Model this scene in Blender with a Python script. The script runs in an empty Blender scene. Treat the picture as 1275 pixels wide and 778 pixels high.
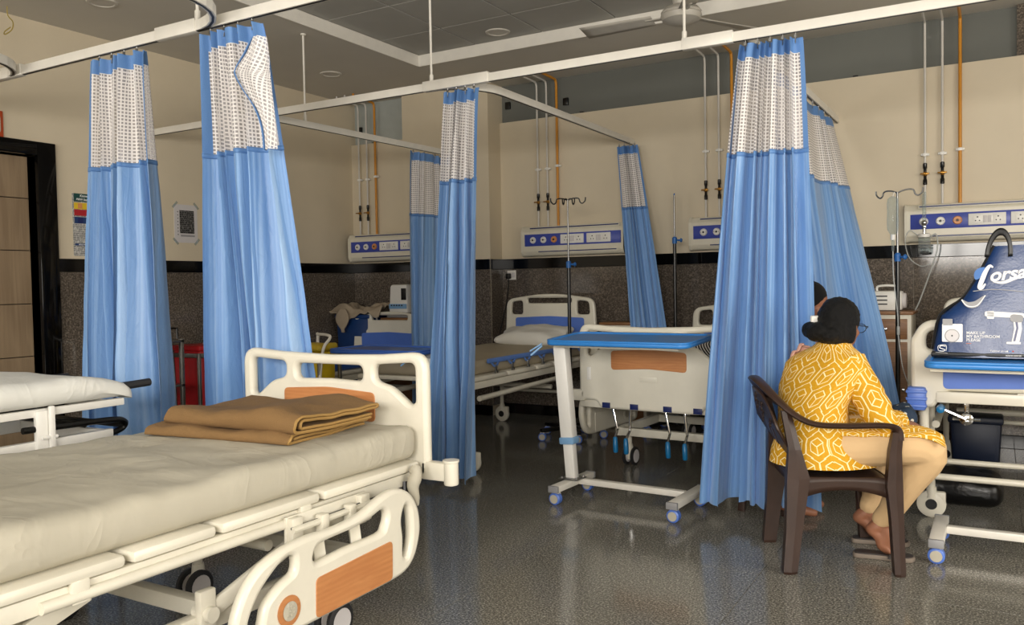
import bpy, bmesh, math, random
from mathutils import Vector, Matrix, noise

SC = bpy.context.scene
COL = SC.collection
PI = math.pi
V = Vector
RND = random.Random(11)

# ------------------------------------------------------------------ camera
cam_data = bpy.data.cameras.new('camera')
cam_data.sensor_fit = 'HORIZONTAL'
cam_data.sensor_width = 36.0
cam_data.lens = 1041.67 / 1275 * 36.0
cam_data.clip_start = 0.05
cam = bpy.data.objects.new('camera', cam_data)
COL.objects.link(cam)
_yaw, _pit, _rol = 0.526411, 0.033395, -0.017823
_f = V((-math.sin(_yaw) * math.cos(_pit), math.cos(_yaw) * math.cos(_pit), -math.sin(_pit)))
_r = V((math.cos(_yaw), math.sin(_yaw), 0))
_u = _r.cross(_f)
_r2 = _r * math.cos(_rol) + _u * math.sin(_rol)
_u2 = _r2.cross(_f)
cam.matrix_world = Matrix((( _r2.x, _u2.x, -_f.x, 0), (_r2.y, _u2.y, -_f.y, 0), (_r2.z, _u2.z, -_f.z, 1.3), (0, 0, 0, 1)))
SC.camera = cam

# ------------------------------------------------------------------ world, lights, exposure
SC.view_settings.view_transform = 'Standard'
SC.view_settings.look = 'None'
SC.view_settings.gamma = 1.0
SC.view_settings.use_curve_mapping = False
SC.view_settings.exposure = 0.08
world = bpy.data.worlds.new('sky')
SC.world = world
world.use_nodes = True
_bg = world.node_tree.nodes['Background']
_bg.inputs['Color'].default_value = (1.0, 0.93, 0.82, 1)
_bg.inputs['Strength'].default_value = 1.6


def window_light(name, loc, target, sx, sy, power, color):
    d = bpy.data.lights.new(name, 'AREA')
    d.shape = 'RECTANGLE'
    d.size = sx
    d.size_y = sy
    d.energy = power
    d.color = color
    o = bpy.data.objects.new(name, d)
    COL.objects.link(o)
    o.location = loc
    o.rotation_euler = (V(target) - V(loc)).to_track_quat('-Z', 'Y').to_euler()
    return o


# daylight through the windows of the wall behind the camera and of the right wall
window_light('daylight_rear_right', (0.35, -2.34, 2.05), (0.3, 5.0, 1.3), 3.7, 1.15, 400, (1.0, 0.95, 0.88))
window_light('daylight_rear_left', (-3.5, -2.34, 1.75), (-3.2, 5.0, 1.4), 2.1, 1.75, 110, (1.0, 0.96, 0.9))
window_light('daylight_right', (3.36, 2.3, 1.75), (-3.0, 3.0, 1.3), 3.7, 1.75, 130, (1.0, 0.95, 0.87))

# ------------------------------------------------------------------ materials


def srgb(r, g, b):
    def f(c):
        c /= 255.0
        return c / 12.92 if c <= 0.04045 else ((c + 0.055) / 1.055) ** 2.4
    return (f(r), f(g), f(b), 1.0)


class NT:
    """small helper round a node tree"""

    def __init__(self, name):
        self.m = bpy.data.materials.new(name)
        self.m.use_nodes = True
        self.t = self.m.node_tree
        self.b = self.t.nodes['Principled BSDF']

    def n(self, typ, **kw):
        nd = self.t.nodes.new(typ)
        for k, v in kw.items():
            setattr(nd, k, v)
        return nd

    def l(self, a, b):
        self.t.links.new(a, b)

    def math(self, op, a, b=None, c=None):
        nd = self.n('ShaderNodeMath', operation=op)
        for i, x in enumerate((a, b, c)):
            if x is None:
                continue
            if isinstance(x, (int, float)):
                nd.inputs[i].default_value = x
            else:
                self.l(x, nd.inputs[i])
        return nd.outputs[0]

    def mix(self, fac, a, b):
        nd = self.n('ShaderNodeMix', data_type='RGBA')
        for sock, x in ((nd.inputs[0], fac), (nd.inputs[6], a), (nd.inputs[7], b)):
            if isinstance(x, (int, float)):
                sock.default_value = x
            elif isinstance(x, tuple):
                sock.default_value = x
            else:
                self.l(x, sock)
        return nd.outputs[2]

    def coord(self, kind='Object', scale=(1, 1, 1)):
        tc = self.n('ShaderNodeNewGeometry' if kind == 'Position' else 'ShaderNodeTexCoord')
        mp = self.n('ShaderNodeMapping')
        mp.inputs['Scale'].default_value = scale
        self.l(tc.outputs[kind], mp.inputs['Vector'])
        return mp.outputs[0]

    def noise(self, vec, scale, detail=2.0, rough=0.5, dist=0.0):
        nd = self.n('ShaderNodeTexNoise')
        nd.inputs['Scale'].default_value = scale
        nd.inputs['Detail'].default_value = detail
        nd.inputs['Roughness'].default_value = rough
        nd.inputs['Distortion'].default_value = dist
        self.l(vec, nd.inputs['Vector'])
        return nd.outputs['Fac']

    def ramp(self, fac, stops):
        nd = self.n('ShaderNodeValToRGB')
        e = nd.color_ramp.elements
        while len(e) < len(stops):
            e.new(0.5)
        for i, (p, c) in enumerate(stops):
            e[i].position = p
            e[i].color = c
        self.l(fac, nd.inputs[0])
        return nd.outputs[0]

    def bump(self, h, strength=0.2, dist=0.01):
        nd = self.n('ShaderNodeBump')
        nd.inputs['Strength'].default_value = strength
        nd.inputs['Distance'].default_value = dist
        self.l(h, nd.inputs['Height'])
        self.l(nd.outputs[0], self.b.inputs['Normal'])

    def set(self, **kw):
        for k, v in kw.items():
            s = self.b.inputs[k.replace('_', ' ')]
            if isinstance(v, (int, float, tuple)):
                s.default_value = v
            else:
                self.l(v, s)


def plain(name, rgb, rough=0.5, metal=0.0, var=0.06, nscale=9.0, bump=0.0, spec=0.5):
    """one base colour with a faint mottling of wear"""
    t = NT(name)
    c = srgb(*rgb)
    d = tuple(x * (1 - var * 2) for x in c[:3]) + (1.0,)
    vec = t.coord()
    f = t.noise(vec, nscale, 4.0, 0.6)
    t.set(Base_Color=t.mix(t.ramp(f, [(0.35, (0, 0, 0, 1)), (0.65, (1, 1, 1, 1))]), d, c), Roughness=rough, Metallic=metal)
    t.b.inputs['Specular IOR Level'].default_value = spec
    if bump:
        t.bump(t.noise(vec, nscale * 12, 3.0), bump, 0.004)
    return t.m


def granite(name, dark, mid, light, rough, scale, coat=0.0):
    t = NT(name)
    vec = t.coord('Position')
    f = t.noise(vec, scale, 3.0, 0.75)
    col = t.ramp(f, [(0.36, srgb(*dark)), (0.52, srgb(*mid)), (0.66, srgb(*light))])
    big = t.noise(vec, 1.3, 3.0)
    col = t.mix(t.math('MULTIPLY', big, 0.5), col, srgb(*[int(c * .8) for c in mid]))
    vo = t.n('ShaderNodeTexVoronoi')
    vo.inputs['Scale'].default_value = scale * 0.5
    t.l(vec, vo.inputs['Vector'])
    fl = t.ramp(vo.outputs['Distance'], [(0.08, (1, 1, 1, 1)), (0.2, (0, 0, 0, 1))])
    col = t.mix(t.math('MULTIPLY', fl, 0.35), col, srgb(*light))
    t.set(Base_Color=col)
    t.b.inputs['Specular IOR Level'].default_value = 0.38
    r = t.math('MULTIPLY_ADD', t.noise(vec, 2.5, 4.0), 0.06, rough - 0.03)
    t.set(Roughness=r)
    return t.m


def wood(name, c1, c2, scale=(1, 8, 8), rough=0.4, ring=7.0):
    t = NT(name)
    vec = t.coord('Object', scale)
    f = t.noise(vec, 3.0, 6.0, 0.6, 0.8)
    w = t.n('ShaderNodeTexWave')
    w.wave_type = 'BANDS'
    w.bands_direction = 'Z'
    w.inputs['Scale'].default_value = ring
    w.inputs['Distortion'].default_value = 6.0
    w.inputs['Detail'].default_value = 3.0
    t.l(vec, w.inputs['Vector'])
    fac = t.math('ADD', t.math('MULTIPLY', f, 0.7), t.math('MULTIPLY', w.outputs['Fac'], 0.12), )
    t.set(Base_Color=t.ramp(fac, [(0.3, srgb(*c2)), (0.62, srgb(*c1))]), Roughness=rough)
    return t.m


def cloth(name, rgb, rough=0.8, var=0.08, weave=450.0, bump=0.15, sheen=0.0, big=2.0):
    t = NT(name)
    vec = t.coord()
    c = srgb(*rgb)
    d = tuple(x * (1 - var * 2) for x in c[:3]) + (1.0,)
    t.set(Base_Color=t.mix(t.noise(vec, big, 5.0, 0.65), d, c), Roughness=rough)
    h = t.math('ADD', t.noise(vec, weave, 1.0), t.math('MULTIPLY', t.noise(vec, 30.0, 4.0), 2.0))
    t.bump(h, bump, 0.003)
    t.b.inputs['Sheen Weight'].default_value = sheen
    return t.m


def wrinkled_sheet(name, rgb):
    t = NT(name)
    vec = t.coord('Object', (1.0, 1.6, 1.0))
    c = srgb(*rgb)
    d = tuple(x * .93 for x in c[:3]) + (1.0,)
    t.set(Base_Color=t.mix(t.noise(vec, 2.2, 4.0), d, c), Roughness=0.75)
    cr = t.n('ShaderNodeTexNoise')
    cr.inputs['Scale'].default_value = 3.2
    cr.inputs['Detail'].default_value = 3.0
    cr.inputs['Distortion'].default_value = 0.9
    t.l(vec, cr.inputs['Vector'])
    ridge = t.math('POWER', t.math('SUBTRACT', 1.0, t.math('ABSOLUTE', t.math('MULTIPLY_ADD', cr.outputs['Fac'], 4.0, -2.0))), 3.0)
    h = t.math('ADD', t.math('MULTIPLY', ridge, .8), t.math('MULTIPLY', t.noise(vec, 24.0, 3.0), .35))
    t.bump(h, 0.22, 0.012)
    return t.m


def curtain_blue():
    t = NT('blue_satin_curtain')
    uv = t.coord('UV')
    sx = t.n('ShaderNodeSeparateXYZ')
    t.l(uv, sx.inputs[0])
    st = t.n('ShaderNodeCombineXYZ')
    t.l(t.math('MULTIPLY', sx.outputs[0], 38.0), st.inputs[0])
    f = t.noise(st.outputs[0], 1.0, 2.0, 0.7)
    fine = t.noise(st.outputs[0], 5.0, 1.0)
    col = t.ramp(f, [(0.38, srgb(96, 140, 196)), (0.5, srgb(114, 156, 208)), (0.62, srgb(144, 178, 219))])
    col = t.mix(t.math('MULTIPLY', fine, 0.2), col, srgb(150, 190, 232))
    t.set(Base_Color=col, Roughness=0.42)
    t.b.inputs['Sheen Weight'].default_value = 0.2
    t.b.inputs['Transmission Weight'].default_value = 0.0
    h = t.math('ADD', t.noise(t.coord('Object', (1, 1, .5)), 22.0, 3.0, 0.5, 0.6), t.math('MULTIPLY', fine, 0.25))
    t.bump(h, 0.35, 0.012)
    return t.m


def curtain_net():
    t = NT('white_net_curtain')
    uv = t.coord('UV')
    sx = t.n('ShaderNodeSeparateXYZ')
    t.l(uv, sx.inputs[0])
    def line(s):
        fr = t.math('FRACT', t.math('MULTIPLY', s, 1 / 0.0185))
        return t.math('LESS_THAN', t.math('ABSOLUTE', t.math('SUBTRACT', fr, 0.5)), 0.2)
    thr = t.math('MAXIMUM', line(sx.outputs[0]), line(sx.outputs[1]))
    t.set(Base_Color=srgb(238, 234, 232), Roughness=0.7)
    tr = t.n('ShaderNodeBsdfTransparent')
    mx = t.n('ShaderNodeMixShader')
    t.l(t.math('MULTIPLY_ADD', thr, 0.42, 0.55), mx.inputs[0])
    # threads of the holes are thin grey mesh, the grid itself is close woven white
    t.set(Base_Color=t.mix(thr, srgb(168, 165, 168), srgb(230, 226, 224)))
    t.l(tr.outputs[0], mx.inputs[1])
    t.l(t.b.outputs[0], mx.inputs[2])
    t.l(mx.outputs[0], t.t.nodes['Material Output'].inputs['Surface'])
    return t.m


def kurta_print():
    """yellow cotton printed with a white lattice of hexagons"""
    t = NT('yellow_kurta_print')
    uv = t.coord('UV')
    sx = t.n('ShaderNodeSeparateXYZ')
    t.l(uv, sx.inputs[0])
    k = 1 / 0.088
    px = t.math('MULTIPLY', sx.outputs[0], k)
    py = t.math('MULTIPLY', sx.outputs[1], k * 0.72)
    def cell(x, y):
        gx = t.math('SUBTRACT', t.math('FLOORED_MODULO', x, 1.0), 0.5)
        gy = t.math('SUBTRACT', t.math('FLOORED_MODULO', y, 1.7320508), 0.8660254)
        return gx, gy
    ax, ay = cell(px, py)
    bx, by = cell(t.math('ADD', px, 0.5), t.math('ADD', py, 0.8660254))
    la = t.math('ADD', t.math('MULTIPLY', ax, ax), t.math('MULTIPLY', ay, ay))
    lb = t.math('ADD', t.math('MULTIPLY', bx, bx), t.math('MULTIPLY', by, by))
    s = t.math('LESS_THAN', la, lb)
    inv = t.math('SUBTRACT', 1.0, s)
    gx = t.math('ADD', t.math('MULTIPLY', ax, s), t.math('MULTIPLY', bx, inv))
    gy = t.math('ADD', t.math('MULTIPLY', ay, s), t.math('MULTIPLY', by, inv))
    agx = t.math('ABSOLUTE', gx)
    agy = t.math('ABSOLUTE', gy)
    hd = t.math('MAXIMUM', agx, t.math('ADD', t.math('MULTIPLY', agx, 0.5), t.math('MULTIPLY', agy, 0.8660254)))
    e1 = t.math('GREATER_THAN', hd, 0.468)
    e2 = t.math('LESS_THAN', t.math('ABSOLUTE', t.math('SUBTRACT', hd, 0.29)), 0.018)
    # spokes inside the small hexagon make the cube
    inn = t.math('LESS_THAN', hd, 0.29)
    sp1 = t.math('MULTIPLY', t.math('LESS_THAN', agx, 0.02), t.math('LESS_THAN', gy, 0.0))
    d2 = t.math('ABSOLUTE', t.math('SUBTRACT', t.math('MULTIPLY', agx, 0.5), t.math('MULTIPLY', gy, 0.8660254)))
    sp2 = t.math('MULTIPLY', t.math('LESS_THAN', d2, 0.02), t.math('GREATER_THAN', gy, 0.0))
    sp = t.math('MULTIPLY', inn, t.math('MAXIMUM', sp1, sp2))
    # break some of the outer lattice so that the lines run as zigzag columns
    hl = t.math('MULTIPLY', e1, t.math('GREATER_THAN', agx, 0.2))
    line = t.math('MAXIMUM', hl, t.math('MAXIMUM', e2, sp))
    vec = t.coord()
    base = t.mix(t.noise(vec, 6.0, 4.0), srgb(196, 140, 8), srgb(214, 160, 18))
    t.set(Base_Color=t.mix(line, base, srgb(244, 228, 176)), Roughness=0.8)
    t.bump(t.noise(vec, 26.0, 3.0, 0.6, 0.5), 0.35, 0.012)
    return t.m


def print_lines(name, paper, ink, period, fill, axis=2, rough=0.6):
    """fine rows of print on a sheet"""
    t = NT(name)
    vec = t.coord('Object')
    sx = t.n('ShaderNodeSeparateXYZ')
    t.l(vec, sx.inputs[0])
    fr = t.math('FRACT', t.math('MULTIPLY', sx.outputs[axis], 1 / period))
    rowm = t.math('LESS_THAN', fr, fill)
    wd = t.math('GREATER_THAN', t.noise(t.coord('Object', (160, 160, 40)), 1.0, 1.0), 0.42)
    t.set(Base_Color=t.mix(t.math('MULTIPLY', rowm, wd), srgb(*paper), srgb(*ink)), Roughness=rough)
    return t.m


def glassy(name, rgb, rough=0.02, alpha=0.25):
    t = NT(name)
    t.set(Base_Color=srgb(*rgb), Roughness=rough)
    tr = t.n('ShaderNodeBsdfTransparent')
    tr.inputs[0].default_value = srgb(235, 240, 240)
    mx = t.n('ShaderNodeMixShader')
    fr = t.n('ShaderNodeLayerWeight')
    fr.inputs[0].default_value = 0.35
    t.l(t.math('MULTIPLY_ADD', fr.outputs['Facing'], 0.32, alpha), mx.inputs[0])
    t.l(tr.outputs[0], mx.inputs[1])
    t.l(t.b.outputs[0], mx.inputs[2])
    t.l(mx.outputs[0], t.t.nodes['Material Output'].inputs['Surface'])
    return t.m


M = {
    'wall': plain('cream_paint', (216, 203, 178), 0.6, 0, 0.03, 1.6),
    'soffit': plain('ceiling_paint', (206, 201, 190), 0.75, 0, 0.02, 2.0),
    'tile': plain('ceiling_tile_board', (170, 168, 161), 0.85, 0, 0.03, 3.0),
    'band': plain('black_granite_band', (9, 8, 8), 0.08, 0, 0.2, 30.0, 0.0, 0.3),
    'dado': granite('grey_granite_dado', (62, 56, 50), (98, 89, 80), (146, 134, 120), 0.09, 75.0),
    'floor': granite('dark_granite_floor', (58, 57, 53), (118, 115, 107), (196, 192, 180), 0.12, 115.0),
    'grout': plain('dark_grout', (30, 28, 26), 0.7),
    'panel_glass': plain('grey_back_glass', (112, 114, 109), 0.12, 0, 0.04, 1.0),
    'pale_glass': plain('pale_frosted_glass', (176, 182, 178), 0.3, 0, 0.08, 3.0),
    'door': wood('pale_door_laminate', (160, 138, 110), (136, 115, 90), (9, 9, 0.5), 0.45, 1.0),
    'cream': plain('cream_bed_plastic', (230, 225, 209), 0.3, 0, 0.03, 5.0),
    'enamel': plain('cream_enamel_steel', (226, 221, 205), 0.35, 0, 0.05, 7.0),
    'white': plain('white_plastic', (236, 234, 228), 0.35, 0, 0.02),
    'rail': plain('white_rail_enamel', (232, 228, 218), 0.35, 0, 0.03),
    'inlay': wood('orange_wood_inlay', (204, 142, 90), (188, 124, 76), (2.0, 2.0, 11), 0.35, 1.6),
    'bluep': plain('blue_inset_plastic', (88, 124, 210), 0.35, 0, 0.03),
    'tray': plain('bright_blue_tray', (52, 130, 206), 0.3, 0, 0.04),
    'tray2': plain('deep_blue_tray', (54, 98, 182), 0.3, 0, 0.04),
    'railblue': plain('blue_side_rail', (92, 128, 196), 0.4, 0, 0.05),
    'palebl': plain('pale_blue_plastic', (128, 172, 214), 0.4, 0, 0.04),
    'teal': plain('teal_crank_grip', (22, 112, 166), 0.35, 0, 0.05),
    'rubber': plain('dark_rubber', (34, 34, 36), 0.6, 0, 0.1),
    'black': plain('black_plastic', (16, 16, 17), 0.4, 0, 0.1),
    'chrome': plain('chrome', (205, 205, 205), 0.12, 1.0, 0.04),
    'steel': plain('brushed_steel', (150, 150, 148), 0.35, 1.0, 0.06),
    'dksteel': plain('dark_steel', (66, 66, 66), 0.3, 1.0, 0.06),
    'brass': plain('brass_valve', (176, 128, 58), 0.3, 0.9, 0.08),
    'orange': plain('orange_pipe_paint', (206, 138, 30), 0.35, 0, 0.05),
    'pipe': plain('white_pipe_paint', (212, 208, 200), 0.3, 0, 0.04),
    'gas': plain('cream_panel_metal', (222, 216, 198), 0.35, 0, 0.03),
    'navy': plain('navy_print', (28, 40, 96), 0.35, 0, 0.03),
    'gasblue': plain('blue_panel_face', (62, 78, 170), 0.35, 0, 0.05, 4.0),
    'gasorange': plain('orange_gas_outlet', (222, 150, 92), 0.4),
    'sheet': wrinkled_sheet('cream_bed_sheet', (188, 182, 165)),
    'wsheet': wrinkled_sheet('white_trolley_sheet', (224, 224, 218)),
    'rexine': cloth('brown_grey_mattress_cover', (176, 164, 140), 0.55, 0.04, 200.0, 0.06),
    'pillow': cloth('white_pillow_cloth', (226, 224, 216), 0.8, 0.03, 300.0, 0.2),
    'blanket': cloth('tan_wool_blanket', (138, 106, 66), 0.95, 0.14, 260.0, 0.6, 0.0, 7.0),
    'hem': cloth('gold_blanket_binding', (168, 132, 74), 0.7, 0.1, 200.0, 0.4),
    'curt': curtain_blue(),
    'net': curtain_net(),
    'tape': cloth('blue_curtain_tape', (98, 142, 200), 0.55, 0.06, 200.0, 0.3),
    'kurta': kurta_print(),
    'legging': cloth('beige_leggings', (214, 180, 134), 0.85, 0.06, 300.0, 0.2, 0.0, 4.0),
    'skin': plain('brown_skin', (150, 100, 74), 0.5, 0, 0.06, 9.0),
    'hair': plain('black_hair', (9, 8, 8), 0.5, 0, 0.2, 60.0, 0.9, 0.3),
    'pink': cloth('pink_cotton', (216, 168, 152), 0.85, 0.06, 300.0, 0.2),
    'chair': plain('brown_chair_plastic', (56, 38, 30), 0.38, 0, 0.12, 8.0),
    'sole': plain('grey_sandal_sole', (128, 116, 104), 0.7, 0, 0.08),
    'strap': plain('dark_sandal_strap', (56, 50, 48), 0.6),
    'bagblue': cloth('navy_shiny_bag', (26, 60, 114), 0.28, 0.14, 120.0, 0.12, 0.0, 6.0),
    'ink': plain('white_print', (232, 232, 232), 0.5, 0, 0.02),
    'inkgrey': plain('grey_print', (150, 150, 152), 0.5, 0, 0.03),
    'inkblue': plain('blue_print', (38, 104, 178), 0.45, 0, 0.03),
    'binblue': plain('blue_bin_plastic', (20, 56, 110), 0.4, 0, 0.06),
    'binshade': plain('shaded_blue_bin', (8, 22, 46), 0.45, 0, 0.06),  # blue bin plastic with the shade under the bed put into its colour
    'binyellow': plain('yellow_bin_plastic', (222, 190, 20), 0.4, 0, 0.06),
    'binred': plain('red_bin_plastic', (168, 20, 28), 0.4, 0, 0.06),
    'rag': cloth('beige_rag', (178, 162, 140), 0.9, 0.12, 200.0, 0.3, 0.0, 12.0),
    'ywrap': cloth('yellow_bin_liner', (196, 168, 40), 0.5, 0.1, 60.0, 0.4),
    'blackbag': cloth('black_plastic_bag', (12, 12, 13), 0.3, 0.1, 40.0, 0.4),
    'clear': glassy('clear_plastic', (226, 232, 232), 0.05, 0.08),
    'tube': glassy('clear_tubing', (214, 216, 214), 0.15, 0.5),
    'wtop': wood('brown_locker_top', (150, 108, 70), (122, 84, 52), (2, 10, 10), 0.4, 2.0),
    'orangesign': plain('orange_sign', (186, 74, 30), 0.4, 0, 0.04),
    'p_green': plain('dark_green_print', (22, 74, 70), 0.5), 'p_yellow': plain('yellow_print', (230, 194, 44), 0.5),
    'p_red': plain('red_print', (180, 32, 40), 0.5), 'p_blue': plain('navy_blue_print', (34, 62, 112), 0.5),
    'p_text': print_lines('poster_small_print', (206, 204, 198), (96, 96, 98), 0.011, 0.6),
    'p_dark': print_lines('dark_notice_table', (122, 120, 118), (26, 26, 28), 0.017, 0.82),
    'paper': plain('white_paper', (210, 206, 206), 0.6, 0, 0.02),
    'light': plain('light_lens', (150, 146, 138), 0.6),
    'steelwhite': plain('grey_white_paint', (196, 194, 186), 0.4),
    'fan': plain('ivory_fan', (186, 181, 170), 0.4),
    'wire': plain('yellow_wire', (170, 150, 70), 0.5),
    'floral': None, 'stripe': None,
}
_t = NT('dark_floral_cloth')
_v = _t.n('ShaderNodeTexVoronoi'); _v.inputs['Scale'].default_value = 34.0
_t.l(_t.coord(), _v.inputs['Vector'])
_t.set(Base_Color=_t.ramp(_v.outputs['Distance'], [(0.24, srgb(206, 204, 190)), (0.3, srgb(34, 52, 74))]), Roughness=0.8)
M['floral'] = _t.m
_t = NT('black_white_striped_cloth')
_s = _t.n('ShaderNodeSeparateXYZ'); _t.l(_t.coord(), _s.inputs[0])
_w = _t.math('FRACT', _t.math('MULTIPLY', _t.math('ADD', _s.outputs[0], _t.math('MULTIPLY', _s.outputs[2], 0.8)), 42.0))
_t.set(Base_Color=_t.mix(_t.math('LESS_THAN', _w, 0.55), srgb(226, 224, 220), srgb(22, 22, 24)), Roughness=0.8)
M['stripe'] = _t.m

# ------------------------------------------------------------------ mesh helpers


def frame_of(d):
    d = d.normalized()
    a = V((0, 0, 1)) if abs(d.z) < 0.9 else V((1, 0, 0))
    x = a.cross(d).normalized()
    return x, d.cross(x)


def sm(pts, k=6, closed=False):
    """Catmull-Rom through points"""
    P = [V(p) for p in pts]
    n = len(P)
    out = []
    for i in range(n if closed else n - 1):
        if closed:
            p0, p1, p2, p3 = P[i - 1], P[i], P[(i + 1) % n], P[(i + 2) % n]
        else:
            p0, p1, p2, p3 = P[max(i - 1, 0)], P[i], P[i + 1], P[min(i + 2, n - 1)]
        for j in range(k):
            t = j / k
            out.append(0.5 * ((2 * p1) + (p2 - p0) * t + (2 * p0 - 5 * p1 + 4 * p2 - p3) * t * t + (3 * p1 - p0 - 3 * p2 + p3) * t ** 3))
    if not closed:
        out.append(P[-1])
    return out


class MB:
    def __init__(self):
        self.v, self.f, self.uv = [], [], {}

    def add(self, vs, fs):
        o = len(self.v)
        self.v += [V(p) for p in vs]
        self.f += [tuple(i + o for i in q) for q in fs]
        return self

    def box(self, c, s, rot=None, bev=0.0, taper=None):
        hx, hy, hz = s[0] / 2, s[1] / 2, s[2] / 2
        c = V(c)
        if bev <= 0:
            vs = [V((x * hx, y * hy, z * hz)) for z in (-1, 1) for y in (-1, 1) for x in (-1, 1)]
            fs = [(0, 2, 3, 1), (4, 5, 7, 6), (0, 1, 5, 4), (2, 6, 7, 3), (0, 4, 6, 2), (1, 3, 7, 5)]
        else:
            b = min(bev, hx * .98, hy * .98, hz * .98)
            bm = bmesh.new()
            bmesh.ops.create_cube(bm, size=1)
            for v in bm.verts:
                v.co = V((v.co.x * 2 * hx, v.co.y * 2 * hy, v.co.z * 2 * hz))
            bmesh.ops.bevel(bm, geom=bm.edges[:], offset=b, segments=2, profile=0.5, affect='EDGES')
            bm.verts.index_update()
            vs = [v.co.copy() for v in bm.verts]
            fs = [tuple(v.index for v in f.verts) for f in bm.faces]
            bm.free()
        if taper:
            vs = [V((p.x * (1 + (taper[0] - 1) * (p.z / (2 * hz) + .5)), p.y * (1 + (taper[1] - 1) * (p.z / (2 * hz) + .5)), p.z)) for p in vs]
        if rot is not None:
            vs = [rot @ p for p in vs]
        return self.add([p + c for p in vs], fs)

    def bar(self, a, b, w, h, bev=0.0):
        """rectangular bar from a to b, w across, h high"""
        a, b = V(a), V(b)
        d = (b - a)
        y = d.normalized()
        up = V((0, 0, 1)) if abs(y.z) < 0.95 else V((0, 1, 0))
        x = y.cross(up).normalized()
        z = x.cross(y)
        r = Matrix((x, y, z)).transposed()
        return self.box((a + b) / 2, (w, d.length, h), r, bev)

    def cyl(self, a, b, r0, r1=None, n=16, cap=True):
        r1 = r0 if r1 is None else r1
        a, b = V(a), V(b)
        x, y = frame_of(b - a)
        vs, fs = [], []
        for c, r in ((a, r0), (b, r1)):
            for i in range(n):
                t = 2 * PI * i / n
                vs.append(c + x * (r * math.cos(t)) + y * (r * math.sin(t)))
        for i in range(n):
            j = (i + 1) % n
            fs.append((i, j, n + j, n + i))
        if cap:
            fs += [tuple(range(n))[::-1], tuple(range(n, 2 * n))]
        return self.add(vs, fs)

    def tube(self, pts, r, n=10, closed=False):
        P = [V(p) for p in pts]
        m = len(P)
        rr = r if isinstance(r, (list, tuple)) else [r] * m
        tang = []
        for i in range(m):
            a = P[i - 1] if (i or closed) else P[0]
            b = P[(i + 1) % m] if (i < m - 1 or closed) else P[-1]
            tang.append((b - a).normalized())
        x, y = frame_of(tang[0])
        vs, fs = [], []
        for i in range(m):
            t = tang[i]
            x = (x - t * x.dot(t)).normalized()
            y = t.cross(x)
            for k in range(n):
                a = 2 * PI * k / n
                vs.append(P[i] + x * (rr[i] * math.cos(a)) + y * (rr[i] * math.sin(a)))
        for i in range(m if closed else m - 1):
            for k in range(n):
                k2 = (k + 1) % n
                i2 = (i + 1) % m
                fs.append((i * n + k, i * n + k2, i2 * n + k2, i2 * n + k))
        if not closed:
            fs += [tuple(range(n))[::-1], tuple(range((m - 1) * n, m * n))]
        return self.add(vs, fs)

    def lathe(self, prof, c=(0, 0, 0), axis=(0, 0, 1), n=24):
        """prof: list of (radius, height along axis)"""
        c, ax = V(c), V(axis).normalized()
        x, y = frame_of(ax)
        vs, fs = [], []
        for r, h in prof:
            for k in range(n):
                a = 2 * PI * k / n
                vs.append(c + ax * h + x * (r * math.cos(a)) + y * (r * math.sin(a)))
        m = len(prof)
        for i in range(m - 1):
            for k in range(n):
                k2 = (k + 1) % n
                fs.append((i * n + k, i * n + k2, (i + 1) * n + k2, (i + 1) * n + k))
        if prof[0][0] > 1e-5:
            fs.append(tuple(range(n))[::-1])
        if prof[-1][0] > 1e-5:
            fs.append(tuple(range((m - 1) * n, m * n)))
        return self.add(vs, fs)

    def ball(self, c, r, n=14, rot=None):
        c = V(c)
        r = (r, r, r) if isinstance(r, (int, float)) else r
        vs, fs = [], []
        h = n // 2 + 1
        for i in range(h + 1):
            th = PI * i / h
            for k in range(n):
                a = 2 * PI * k / n
                p = V((r[0] * math.sin(th) * math.cos(a), r[1] * math.sin(th) * math.sin(a), r[2] * math.cos(th)))
                vs.append(c + (rot @ p if rot else p))
        for i in range(h):
            for k in range(n):
                k2 = (k + 1) % n
                fs.append((i * n + k, (i + 1) * n + k, (i + 1) * n + k2, i * n + k2))
        return self.add(vs, fs)

    def grid(self, fn, nu, nv, uvfn=None, closed=False):
        o = len(self.v)
        for j in range(nv + 1):
            for i in range(nu + (0 if closed else 1)):
                u, w = i / nu, j / nv
                self.v.append(V(fn(u, w)))
                if uvfn:
                    self.uv[len(self.v) - 1] = uvfn(u, w)
        W = nu if closed else nu + 1
        for j in range(nv):
            for i in range(nu):
                i2 = (i + 1) % W if closed else i + 1
                self.f.append((o + j * W + i, o + j * W + i2, o + (j + 1) * W + i2, o + (j + 1) * W + i))
        return self

    def prism(self, poly, mat, depth):
        """poly in local xy, extruded by depth along local z, placed by mat"""
        n = len(poly)
        vs = [mat @ V((p[0], p[1], 0)) for p in poly] + [mat @ V((p[0], p[1], depth)) for p in poly]
        fs = [tuple(range(n))[::-1], tuple(range(n, 2 * n))]
        fs += [(i, (i + 1) % n, n + (i + 1) % n, n + i) for i in range(n)]
        return self.add(vs, fs)

    def mesh(self, name, smooth=True, ang=38, weld=False):
        me = bpy.data.meshes.new(name)
        me.from_pydata([tuple(p) for p in self.v], [], self.f)
        if self.uv:
            ul = me.uv_layers.new(name='UVMap')
            for lp in me.loops:
                ul.data[lp.index].uv = self.uv.get(lp.vertex_index, (0, 0))
        finish(me, smooth, ang, weld)
        return me


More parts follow.
